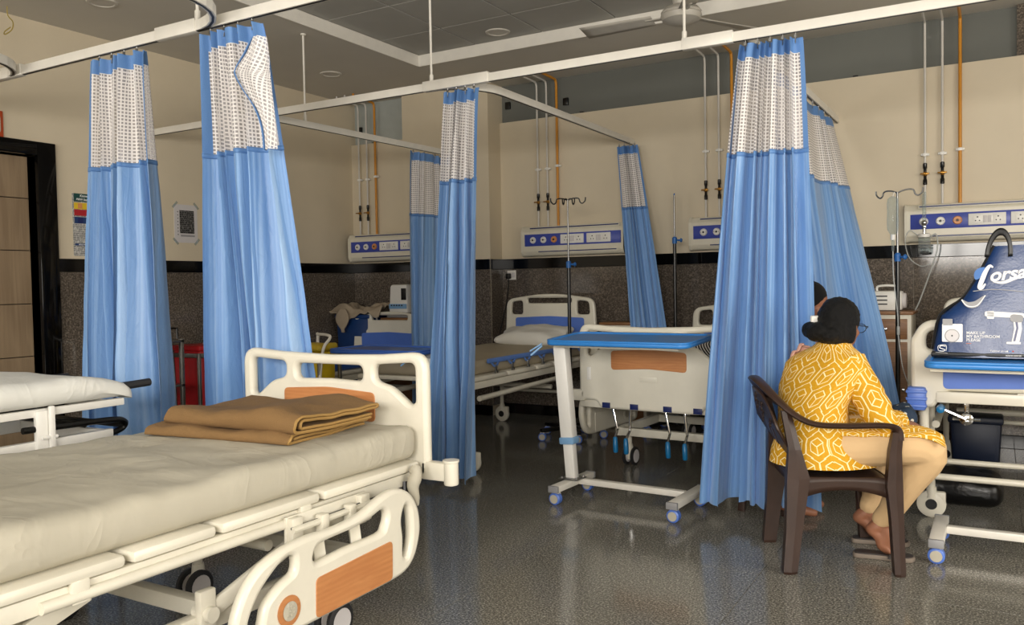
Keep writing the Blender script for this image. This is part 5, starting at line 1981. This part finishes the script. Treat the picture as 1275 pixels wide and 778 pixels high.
def hand(wrist, d, up, thumb_side, curl=.5, s=1.0):
    """palm with four unequal fingers and a thumb; d: pointing, up: back of the hand"""
    d = V(d).normalized()
    up = (V(up) - d * V(up).dot(d)).normalized()
    sd = d.cross(up) * thumb_side
    w = V(wrist)
    out = [loft([(w, sd * .024, up * .017), (w + d * .03 * s, sd * .034, up * .015), (w + d * .075 * s, sd * .041, up * .013), (w + d * .09 * s, sd * .038, up * .010)], 14)]
    for i, (o, ln) in enumerate(((.030, .068), (.010, .076), (-.010, .070), (-.030, .055))):
        b = w + d * .083 * s + sd * o
        p = [b]
        dd = d.copy()
        for q in range(3):
            an = curl * (.5 + .35 * q)
            dd = (d * math.cos(an * (q + 1) * .6) - up * math.sin(an * (q + 1) * .6)).normalized()
            p.append(p[-1] + dd * ln * s * (.45, .32, .23)[q])
        out.append(MB().tube(sm(p, 3), [.0092, .009, .009, .0088, .0086, .0084, .008, .0078, .0075, .006], 8))
    b = w + d * .02 * s + sd * .028
    out.append(MB().tube(sm([b, b + sd * .022 + d * .022 - up * .006, b + sd * .030 + d * .052 - up * .014], 3), [.012, .012, .011, .0105, .010, .009, .007], 8))
    return out


def head_parts(c, fd, s=1.0):
    """skull, jaw, nose, lips, ears; fd: facing direction"""
    c, f = V(c), V(fd).normalized()
    r = f.cross(V((0, 0, 1))).normalized()
    u = r.cross(f)
    R3 = Matrix((r, f, u)).transposed()
    def P(x, y, z):
        return c + (r * x + f * y + u * z) * s
    out = [MB().ball(P(0, -.012, .025), (.072 * s, .088 * s, .082 * s), 22, R3), MB().ball(P(0, .020, -.035), (.058 * s, .060 * s, .075 * s), 18, R3), MB().ball(P(0, .048, -.082), (.028 * s, .026 * s, .022 * s), 12, R3)]
    for sx in (-1, 1):
        out.append(MB().ball(P(sx * .034, .050, -.022), (.024 * s, .022 * s, .022 * s), 10, R3))
        out.append(MB().ball(P(sx * .072, -.008, -.010), (.010 * s, .020 * s, .032 * s), 10, R3))
    out.append(MB().tube([P(0, .074, .012), P(0, .088, -.012), P(0, .096, -.030), P(0, .078, -.040)], [.009, .011, .014, .010], 8))
    out.append(MB().ball(P(0, .074, -.060), (.022 * s, .012 * s, .006 * s), 10, R3))
    out.append(MB().ball(P(0, .072, -.069), (.019 * s, .012 * s, .006 * s), 10, R3))
    return out, P, R3


def dist_uv(me, k=1.0):
    return me


# ---- woman in the yellow kurta
wm = thing('person', 'person in a yellow patterned kurta sitting on the brown plastic chair, back turned', 'person', (-.74, 4.09, 0))
W0 = V((-.74, 4.09, 0))
L = lambda p: V(p) - W0
rH, fH = V((.42, -.91, 0)), V((.91, .42, 0))
rS, fS = V((.87, -.49, 0)), V((.49, .87, 0))
mixv = lambda a, b, t: (a * (1 - t) + b * t).normalized()
body = []
body.append(loft([(L((-.74, 4.09, .47)), rH * .15, fH * .12), (L((-.745, 4.095, .60)), rH * .13, fH * .10), (L((-.735, 4.11, .75)), mixv(rH, rS, .6) * .14, mixv(fH, fS, .6) * .10), (L((-.70, 4.135, .88)), rS * .155, fS * .095), (L((-.68, 4.15, .94)), rS * .14, fS * .08), (L((-.665, 4.16, .985)), rS * .06, fS * .06)], 20))
body.append(limb([(*L((-.668, 4.158, .96)), .052), (*L((-.655, 4.175, 1.03)), .047), (*L((-.648, 4.19, 1.07)), .05)]))
HC = V((-.640, 4.200, 1.078))
FD = V((.45, .86, -.22))
hp, HP, HR = head_parts(L(HC), FD, 1.06)
body += hp
RS, RE_, RW = L((-.525, 4.065, .895)), L((-.445, 4.03, .665)), L((-.375, 4.225, .625))
LS, LE, LW = L((-.84, 4.245, .905)), L((-.70, 4.44, .69)), L((-.48, 4.40, .63))
body.append(limb([(*(RS + V((-.06, .03, -.02))), .035), (*RE_.lerp(RS, .4), .034), (*RE_, .036), (*RW, .026)]))
body.append(limb([(*(LS + V((.06, -.03, -.02))), .035), (*LE, .036), (*LW, .026)]))
body += hand(RW, (.35, .8, -.1), (.3, -.1, 1), -1, .7)
body += hand(LW, (.9, -.3, -.15), (.1, .1, 1), 1, .6)
RK, RA_ = L((-.262, 4.09, .535)), L((-.462, 4.17, .165))
LK, LA = L((-.44, 4.42, .535)), L((-.545, 4.385, .165))
body.append(limb([(*L((-.69, 4.01, .525)), .088), (*L((-.45, 4.05, .545)), .078), (*RK, .058), (*L((-.35, 4.13, .36)), .055), (*RA_, .034)]))
body.append(limb([(*L((-.80, 4.18, .525)), .088), (*L((-.60, 4.32, .545)), .078), (*LK, .058), (*L((-.50, 4.40, .36)), .055), (*LA, .034)]))
for (a, h, b, tt) in ((RA_, L((-.505, 4.165, .135)), L((-.455, 4.172, .062)), L((-.43, 4.178, .036))), (LA, L((-.592, 4.378, .125)), L((-.525, 4.392, .062)), L((-.485, 4.398, .036)))):
    body.append(limb([(*a, .033), (*((a + h) / 2), .034), (*h, .029)]))
    body.append(limb([(*h, .028), (*((h + b) / 2 + V((.012, .002, .004))), .032), (*b, .031), (*tt, .018)]))
    body.append(limb([(*a, .032), (*((a * .55 + b * .45) + V((.01, 0, 0))), .032), (*b, .03)]))
    d = (tt - b).normalized()
    sd = d.cross(V((0, 0, 1))).normalized()
    for i in range(5):
        o = sd * (-.024 + .012 * i)
        body.append(MB().tube([b + o * .9, tt + o + d * (.006 if i else .010), tt + o + d * (.022 - .003 * i) - V((0, 0, .008))], [.011, .0095 if i else .012, .007], 8))
bm_ = union(body, .0065, 'body', 3)
link('body', bm_, 'skin', wm)
# leggings follow the legs and end at the ankle in gathered folds
def gathered(a, b, r0, r1, n=9):
    return [(*a.lerp(b, i / n), r0 + (r1 - r0) * i / n + (.004 if i % 2 else 0)) for i in range(n + 1)]
lg = []
for hip, mid, kn, calf, an in (((-.69, 4.01, .525), (-.45, 4.05, .548), RK + W0, (-.355, 4.135, .37), RA_ + W0), ((-.80, 4.18, .525), (-.60, 4.32, .548), LK + W0, (-.505, 4.402, .37), LA + W0)):
    kn, an = V(kn), V(an)
    up = kn.lerp(an, .82)
    pts = [(*L(hip), .098), (*L(mid), .092), (*L(kn), .078), (*L(calf), .072), (*L(up), .052)]
    lg.append(limb(pts))
    lg.append(limb(gathered(L(up), L(an + V((0, 0, .02))), .050, .043), 4))
link('leggings', union(lg, .007, 'leggings', 2), 'legging', wm)
fold = MB()
for i in range(4):
    c0 = V(RK) + V((-.02 - .022 * i, -.062 + .004 * i, -.005 - .012 * i))
    fold.tube(sm([c0 + V((.05, .01, .045)), c0 + V((.03, -.002, .0)), c0 + V((-.03, .004, -.025))], 4), [.002, .003, .004, .005, .005, .005, .004, .003, .002], 6)
part('knee_crease', fold, 'legging', wm)['kind'] = 'stuff'
# kurta
ringsK = [(L((-.70, 4.075, .452)), rH * .205, fH * .245), (L((-.715, 4.08, .50)), rH * .205, fH * .225), (L((-.735, 4.085, .56)), rH * .200, fH * .185), (L((-.752, 4.095, .64)), mixv(rH, rS, .15) * .205, mixv(fH, fS, .15) * .155),
          (L((-.752, 4.105, .72)), mixv(rH, rS, .35) * .212, mixv(fH, fS, .35) * .142), (L((-.738, 4.118, .79)), mixv(rH, rS, .6) * .222, mixv(fH, fS, .6) * .136), (L((-.716, 4.132, .85)), mixv(rH, rS, .8) * .226, mixv(fH, fS, .8) * .128),
          (L((-.700, 4.142, .895)), rS * .218, fS * .118), (L((-.688, 4.150, .930)), rS * .192, fS * .108), (L((-.679, 4.156, .957)), rS * .146, fS * .096), (L((-.672, 4.160, .980)), rS * .100, fS * .084), (L((-.666, 4.163, 1.002)), rS * .074, fS * .072)]
# denser rings
dn = []
for i in range(len(ringsK) - 1):
    for j in range(4):
        q = j / 4
        dn.append(tuple(ringsK[i][k] * (1 - q) + ringsK[i + 1][k] * q for k in range(3)))
dn.append(ringsK[-1])
kt = loft(dn, 64, False, 1.15, .006, 8.0, 4.0)
part('kurta', kt, 'kurta', wm, True, 80)
def sleeve(s, e, w, seed):
    P = sm([s, s.lerp(e, .5) + V((.004, -.004, 0)), e, e.lerp(w, .5), w], 7)
    rings = []
    n = len(P)
    for i, p in enumerate(P):
        tg = (P[min(i + 1, n - 1)] - P[max(i - 1, 0)]).normalized()
        x, y = frame_of(tg)
        x0 = V((0, 1, 0)) - tg * tg.y
        x = x0.normalized()
        y = tg.cross(x)
        r = .086 + (.054 - .086) * min(1, i / (n * .75))
        r += .003 * math.sin(i * 1.9) if i > n * .25 else 0
        rings.append((p, x * r, y * r))
    return loft(rings, 30, True, .42, .004, 14.0, seed)
part('sleeve', sleeve(RS + V((-.075, .035, .012)), RE_, RE_.lerp(RW, .72), 1.0), 'kurta', wm, True, 80)
part('sleeve', sleeve(LS + V((.05, -.03, .0)), LE, LE.lerp(LW, .72), 2.0), 'kurta', wm, True, 80)
# front skirt of the kurta lying over the thighs
def flap(u, w):
    rc = V((-.70, 4.01, .53)).lerp(V((-.235, 4.092, .545)), u)
    lc = V((-.80, 4.20, .53)).lerp(V((-.44, 4.44, .545)), u)
    sdv = V((.17, -.985, 0))
    rad = .112 - .012 * u
    if w < .5:
        th = math.radians(52 - 104 * w)
        p = rc + sdv * (rad * math.sin(th)) + V((0, 0, rad * math.cos(th)))
    else:
        q = (w - .5) / .5
        p = (rc + V((0, 0, rad))).lerp(lc + V((0, 0, rad)), q) - V((0, 0, .03 * math.sin(PI * q)))
    p = p + V((0, 0, .008 * noise.noise(V((u * 7, w * 6, 2)))))
    if u > .88:
        k = (u - .88) / .12
        p = p + V((.03 * k, -.012 * k, -.035 * k * k))
    return L(p)
fk = MB().grid(flap, 26, 22, lambda u, w: (u * .5 + .3, w * .42))
o = part('kurta_front', fk, 'kurta', wm, True, 80)
sd = o.modifiers.new('thickness', 'SOLIDIFY'); sd.thickness = .004
# pale scarf end on the left shoulder
sc = MB().grid(lambda u, w: L(V((-.80 - .075 * u - .02 * math.sin(w * 5), 4.17 + .06 * w + .02 * u, .985 - .10 * u * u - .02 * w + .012 * math.sin(u * 12)))), 14, 10)
o = part('scarf', sc, 'pink', wm, True, 80)
sd = o.modifiers.new('thickness', 'SOLIDIFY'); sd.thickness = .006
# hair: cap pushed back so that the face stays clear, knot at the nape, clip
hr = [MB().ball(HP(0, -.028, .030), (.094, .100, .098), 26, HR), MB().ball(HP(0, -.060, -.030), (.086, .060, .088), 20, HR), MB().ball(HP(-.062, -.012, -.035), (.026, .050, .060), 14, HR), MB().ball(HP(.066, -.022, -.030), (.022, .040, .055), 14, HR),
      MB().ball(HP(-.030, -.112, -.050), (.066, .046, .046), 16, HR), MB().ball(HP(-.075, -.100, -.040), (.046, .040, .040), 14, HR), MB().ball(HP(.020, -.098, -.060), (.052, .040, .040), 14, HR)]
hme = union(hr, .006, 'hair', 2)
for v in hme.vertices:
    n1 = noise.noise(V((v.co.x * 34, v.co.y * 34, v.co.z * 12)))
    v.co += v.normal * (.005 * n1 + .003 * noise.noise(v.co * 80))
link('hair', hme, 'hair', wm)
cl = MB().box((0, 0, 0), (.018, .065, .030), None, .004)
for k in range(3):
    cl.box((0, -.016 + .016 * k, -.014), (.012, .006, .016), None, .002)
co = part('hair_clip', cl, 'white', wm)
co.location = L(HC) + V((-.098, -.060, .035))
co.rotation_euler = (0, .2, -.9)
gl = MB().tube([HP(.079, .0, .004), HP(.080, .075, .012)], .0022, 6)
for sx in (-1, 1):
    gl.tube([HP(sx * .034 + .026 * math.cos(a), .093, .006 + .02 * math.sin(a)) for a in [2 * PI * k / 14 for k in range(14)]], .0018, 5, True)
gl.tube([HP(-.079, .0, .004), HP(-.080, .075, .012)], .0022, 6)
gl.tube([HP(.062, .094, .008), HP(.079, .078, .012)], .002, 5)
gl.tube([HP(-.062, .094, .008), HP(-.079, .078, .012)], .002, 5)
gl.tube([HP(-.009, .096, .008), HP(.009, .096, .008)], .002, 5)
part('glasses', gl, 'black', wm)
# floral cloth bundle on her lap
fb = part('cloth_pouch', pad(.12, .16, .09, .04, (12, 14, 6), .012, 9.0, 55.0), 'floral', None, True, 60, True)
fb.location = (-.385, 4.37, .60)
fb.rotation_euler = (.15, -.25, .3)
tag(fb, 'dark blue floral pouch on the lap of the person in yellow', 'pouch')


def sandal(label, c, rz):
    t = thing('sandal', label, 'sandal', (c[0], c[1], 0), rz)
    out = [(-.13, -.03), (-.10, -.038), (-.02, -.034), (.06, -.044), (.11, -.036), (.13, -.006), (.125, .02), (.09, .038), (.02, .034), (-.06, .034), (-.11, .034), (-.133, .01)]
    lp = [(p.x, p.y) for p in sm([(a, b, 0) for a, b in out], 4, True)]
    link('sole', plate([lp], .022, .006, Matrix.Translation((0, 0, .011)), 'sole'), 'sole', t)
    link('footbed', plate([[(x * .94, y * .9) for x, y in lp]], .006, .002, Matrix.Translation((0, 0, .0235)), 'footbed'), 'strap', t)
    for x0, x1, h in ((.02, .06, .042), (.065, .07, .036)):
        part('strap', MB().tube(sm([(x0, -.042, .012), (x0 + .01, -.034, .03), (x1, 0, h), (x0 + .012, .034, .03), (x0, .042, .012)], 4), .007, 7), 'strap', t)
    return t


sandal('grey brown sandal nearer the camera under the brown chair', (-.455, 4.175), .12)
sandal('grey brown sandal farther back under the brown chair', (-.495, 4.405), .16)

# ---- second person, mostly behind the bright curtain, on a second chair
st = thing('plastic_stool', 'low brown plastic stool behind the large bright curtain, under the second person', 'stool', (-1.13, 4.81, 0))
part('seat', MB().lathe([(.004, .445), (.15, .445), (.165, .438), (.168, .415), (.15, .41), (.004, .41)], n=26), 'chair', st)
for a in (45, 135, 225, 315):
    d = V((math.cos(math.radians(a)), math.sin(math.radians(a)), 0))
    part('leg', MB().bar(d * .13 + V((0, 0, .42)), d * .17, .04, .03, .006), 'chair', st)
part('ring', MB().tube([(.145 * math.cos(2 * PI * k / 24), .145 * math.sin(2 * PI * k / 24), .2) for k in range(24)], .01, 6, True), 'chair', st)
p2 = thing('person', 'person with dark hair partly hidden behind the large bright curtain edge', 'person', (-1.02, 4.80, 0))
Q0 = V((-1.05, 4.93, 0))
Lq = lambda p: V(p) - Q0
rq, fq = V((-.14, -.99, 0)), V((.99, -.14, 0))
bd2 = [loft([(Lq((-1.17, 4.93, .47)), rq * .15, fq * .12), (Lq((-1.16, 4.93, .62)), rq * .13, fq * .10), (Lq((-1.10, 4.93, .80)), rq * .14, fq * .10), (Lq((-1.01, 4.93, .93)), rq * .15, fq * .09), (Lq((-.99, 4.93, 1.0)), rq * .09, fq * .07)], 18),
       limb([(*Lq((-.985, 4.93, .99)), .05), (*Lq((-.95, 4.93, 1.08)), .047), (*Lq((-.93, 4.93, 1.12)), .05)])]
H2 = V((-.915, 4.93, 1.165))
hp2, HP2, HR2 = head_parts(Lq(H2), V((.95, -.05, -.35)), 1.0)
bd2 += hp2
r2s, r2e, r2w = Lq((-1.0, 4.79, .93)), Lq((-1.0, 4.765, .70)), Lq((-.84, 4.82, .60))
l2s, l2e, l2w = Lq((-.98, 5.09, .93)), Lq((-.95, 5.15, .70)), Lq((-.78, 5.08, .60))
bd2 += [limb([(*r2s, .046), (*r2e, .04), (*r2w, .026)]), limb([(*l2s, .046), (*l2e, .04), (*l2w, .026)])]
bd2 += hand(r2w, (.9, .2, -.2), (.1, 0, 1), 1, .6) + hand(l2w, (.9, -.2, -.2), (.1, 0, 1), -1, .6)
legs2 = []
for sy in (-1, 1):
    hip, kn, an = Lq((-1.16, 4.93 + .09 * sy, .525)), Lq((-.79, 4.91 + .10 * sy, .52)), Lq((-1.03, 4.93 + .10 * sy, .10))
    bd2.append(limb([(*hip, .085), (*kn, .056), (*(kn.lerp(an, .4)), .052), (*an, .034)]))
    bd2.append(limb([(*(an + V((-.03, 0, -.045))), .03), (*(an + V((.06, 0, -.05))), .034), (*(an + V((.14, 0, -.065))), .022)]))
    legs2.append(limb([(*hip, .098), (*kn, .068), (*(kn.lerp(an, .4)), .064), (*(kn.lerp(an, .9)), .046)]))
link('body', union(bd2, .008, 'body', 3), 'skin', p2)
link('trousers', union(legs2, .008, 'trousers', 2), 'p_blue', p2)
shr = [loft([(Lq((-1.15, 4.93, .47)), rq * .18, fq * .17), (Lq((-1.15, 4.93, .60)), rq * .165, fq * .13), (Lq((-1.10, 4.93, .78)), rq * .165, fq * .12), (Lq((-1.02, 4.93, .90)), rq * .17, fq * .11), (Lq((-.995, 4.93, .97)), rq * .13, fq * .09), (Lq((-.975, 4.93, 1.03)), rq * .065, fq * .06)], 24)]
for s_, e_, w_ in ((r2s, r2e, r2w), (l2s, l2e, l2w)):
    shr.append(limb([(*s_, .064), (*e_, .055), (*(e_.lerp(w_, .5)), .05)]))
link('shirt', union(shr, .008, 'shirt', 3), 'pink', p2)
h2 = [MB().ball(HP2(0, -.024, .034), (.083, .094, .088), 24, HR2), MB().ball(HP2(0, -.075, -.02), (.06, .045, .065), 16, HR2), MB().ball(HP2(0, -.105, -.04), (.045, .04, .04), 14, HR2)]
link('hair', union(h2, .006, 'hair', 2), 'hair', p2)

# ------------------------------------------------------------------ shopping bag on the right overbed table
BZ = .925
bgx = .10
bag = thing('shopping_bag', 'shiny navy blue shopping bag with white lettering standing on the right overbed table', 'bag', (bgx, 4.47, BZ))
prof_l = [(0, .375), (.03, .37), (.19, .338), (.27, .245), (.34, .20), (.44, .150), (.515, .115)]


def hw_at(z):
    for (a, wa), (b, wb_) in zip(prof_l, prof_l[1:]):
        if z <= b:
            return wa + (wb_ - wa) * (z - a) / (b - a)
    return prof_l[-1][1]


def dp_at(z):
    return .075 - .055 * (z / .515)


def bag_pt(u, w, sgn):
    z = .515 * w
    x = hw_at(z) * (2 * u - 1)
    crease = .010 * noise.noise(V((x * 9, z * 7, sgn * 3))) + .006 * noise.noise(V((x * 22, z * 5, 5)))
    puff = 1 - abs(2 * u - 1) ** 6
    return V((x, sgn * (dp_at(z) * puff ** .5) + crease * puff * (.2 if sgn < 0 else 1), z + .012 * (x / .115) * max(0, w - .75)))


bs = MB()
bs.grid(lambda u, w: bag_pt(u, w, -1), 44, 40)
bs.grid(lambda u, w: bag_pt(u, w, 1), 44, 40)
bs.grid(lambda u, w: bag_pt(u, 0, 2 * w - 1 if abs(2 * w - 1) > 0 else .01), 44, 4)
part('bag_body', bs, 'bagblue', bag, True, 70, True)
# black piping down the sides and bottom
for s in (-1, 1):
    part('side_piping', MB().tube(sm([(s * (w_ - .0), 0, z) for z, w_ in prof_l[1:]], 4), .008, 7), 'black', bag)
part('base_piping', MB().box((0, -.0, .012), (.745, .150, .022), bev=.006), 'black', bag)
def strap(u, w):
    a = PI * u
    r = .9 + .36 * (w - .5)
    return V((-.098 - .052 * r * math.cos(a) + .03 * math.sin(a) * .3, -.022 + .014 * math.cos(a), .492 + .095 * r * math.sin(a) - .03 * (1 - math.sin(a)) * 1.0))


hs = part('handle', MB().grid(strap, 24, 3), 'black', bag)
hs.modifiers.new('thickness', 'SOLIDIFY').thickness = .003
# the printed face leans with the front panel
lean = math.atan2(.055, .515)


def FP(px, py, roll=0.0, lift=.0045):
    """place flat print on the leaning front panel, measured along it"""
    x, z = px, py
    y = -dp_at(z) - lift
    return Matrix.Translation((x, y, z)) @ Matrix.Rotation(PI / 2 - lean, 4, 'X') @ Matrix.Rotation(roll, 4, 'Z')


X_ = lambda px: -.286 + (px - 1158) / 300.0 - bgx
Z_ = lambda py: (440 - py) / 260.0 + .002


def printed(name, loop, mat, roll=0.0, at=(0, 0), lift=.0045):
    return link(name, plate([loop], .0014, .0002, FP(at[0], at[1], roll, lift), name, 1), mat, bag)


text('lettering', 'orsa', .082, 'ink', FP(X_(1233.5), Z_(349.5), .11), bag, .35, .0006, .0022)
cpath = sm([(X_(1238), Z_(333), 0), (X_(1234), Z_(331), 0), (X_(1229), Z_(338), 0), (X_(1226), Z_(345), 0), (X_(1222), Z_(356), 0), (X_(1225), Z_(357), 0), (X_(1229), Z_(352), 0)], 5)
def stroke(name, pts, wfn, mat, lift=.005):
    n = len(pts)
    mb = MB()
    for i, p in enumerate(pts):
        a, b = pts[max(i - 1, 0)], pts[min(i + 1, n - 1)]
        t_ = (b - a).normalized()
        nr = V((-t_.y, t_.x, 0)) * wfn(i / (n - 1))
        for q in (p + nr, p - nr):
            mb.v.append(V((q.x, -dp_at(q.y) - lift, q.y)))
    for i in range(n - 1):
        mb.f.append((2 * i, 2 * i + 1, 2 * i + 3, 2 * i + 2))
    o_ = part(name, mb, mat, bag, False)
    sd_ = o_.modifiers.new('thickness', 'SOLIDIFY'); sd_.thickness = .0012
    return o_
stroke('lettering', cpath, lambda t: .003 + .007 * math.sin(PI * t), 'ink')
stroke('lettering_swash', sm([(X_(1238), Z_(350), 0), (X_(1250), Z_(351), 0), (X_(1262), Z_(347), 0), (X_(1274), Z_(344), 0)], 5), lambda t: .001 + .006 * math.sin(PI * t), 'ink')
stroke('blue_leaf', sm([(X_(1217), Z_(347), 0), (X_(1222), Z_(339), 0), (X_(1230), Z_(333), 0)], 5), lambda t: .002 + .018 * math.sin(PI * t), 'inkblue', .0038)
stroke('tagline_rule', sm([(X_(1214), Z_(361), 0), (X_(1240), Z_(359), 0), (X_(1274), Z_(362), 0)], 4), lambda t: .0016, 'inkgrey')
stroke('basin_picture', sm([(X_(1200), Z_(371), 0), (X_(1208), Z_(377), 0), (X_(1218), Z_(376), 0), (X_(1228), Z_(366), 0)], 5), lambda t: .002 + .016 * math.sin(PI * min(1, t * 1.05)) * (.5 + .6 * t), 'inkgrey')
stroke('basin_rim', sm([(X_(1200), Z_(371), 0), (X_(1207), Z_(378.5), 0), (X_(1219), Z_(378), 0), (X_(1229), Z_(366), 0)], 5), lambda t: .0022, 'ink', .0056)
printed('toilet_picture', rr(0, 0, .085, .084, .004), 'ink', 0, (X_(1176), Z_(422)))
printed('toilet_picture', rr(0, 0, .042, .03, .003), 'inkgrey', 0, (X_(1176.5), Z_(402)))
printed('toilet_seat', [(.031 * math.cos(2 * PI * k / 24), .031 * math.sin(2 * PI * k / 24)) for k in range(24)], 'inkgrey', 0, (X_(1188.5), Z_(414.5)), .006)
printed('toilet_bowl', [(.027 * math.cos(2 * PI * k / 24), .027 * math.sin(2 * PI * k / 24)) for k in range(24)], 'paper', 0, (X_(1188.5), Z_(414.5)), .0068)
printed('toilet_drain', [(.004 * math.cos(2 * PI * k / 12), .004 * math.sin(2 * PI * k / 12)) for k in range(12)], 'black', 0, (X_(1188.5), Z_(414.5)), .0076)
for i, s_ in enumerate(('MAKE UP', 'MY BATHROOM', 'PLEASE')):
    text('small_lettering', s_, .0185, 'ink', FP(X_(1206), Z_(412.5 + 4.2 * i)), bag, 0, .0004, .0002)
stroke('orange_rule', [V((X_(1206), Z_(423.5), 0)), V((X_(1212), Z_(423.7), 0))], lambda t: .0012, 'orangesign')
# standards mark: a looped S in a frame
stroke('standards_mark', sm([(X_(1180.5), Z_(427.5), 0), (X_(1175), Z_(426.8), 0), (X_(1173), Z_(429), 0), (X_(1176), Z_(430.4), 0), (X_(1179.5), Z_(431.5), 0), (X_(1178), Z_(433.3), 0), (X_(1172.5), Z_(433), 0)], 4), lambda t: .0018, 'ink')
stroke('standards_mark', sm([(X_(1171.5), Z_(433), 0), (X_(1171.5), Z_(427), 0), (X_(1180.8), Z_(426), 0), (X_(1181), Z_(433), 0)], 4), lambda t: .0012, 'ink')
stroke('standards_rule', [V((X_(1168), Z_(434.8), 0)), V((X_(1183), Z_(435.6), 0))], lambda t: .0013, 'inkgrey')
# tap picture
printed('tap_spout', rr(0, 0, .155, .024, .008), 'ink', -.06, (X_(1228), Z_(391)))
printed('tap_nozzle', rr(0, 0, .028, .036, .004), 'ink', 0, (X_(1231), Z_(394)))
printed('tap_column', [(0, 0), (.030, 0), (.040, .06), (.036, .118), (.004, .118), (.010, .06)], 'ink', 0, (X_(1260), Z_(421)), .005)
printed('tap_shade', [(.0, 0), (.008, 0), (.020, .06), (.014, .11), (.004, .11), (.012, .06)], 'navy', 0, (X_(1262), Z_(420)), .006)
printed('tap_handle', rr(0, 0, .05, .034, .012), 'inkgrey', -.1, (X_(1258), Z_(397)), .0062)
printed('tap_base', rr(0, 0, .056, .010, .003), 'ink', 0, (X_(1254), Z_(423.5)))
text('small_lettering', 'Follow us on', .0135, 'ink', FP(X_(1235), Z_(433)), bag, 0, .0004, .0)
for i, mt in enumerate(('ink', 'inkblue', 'p_red')):
    printed('social_dot', [(.0035 * math.cos(2 * PI * k / 10), .0035 * math.sin(2 * PI * k / 10)) for k in range(10)], mt, 0, (X_(1255 + 3.4 * i), Z_(432)))
text('small_lettering', 'www.corsa', .0135, 'ink', FP(X_(1253), Z_(438)), bag, 0, .0004, .0)
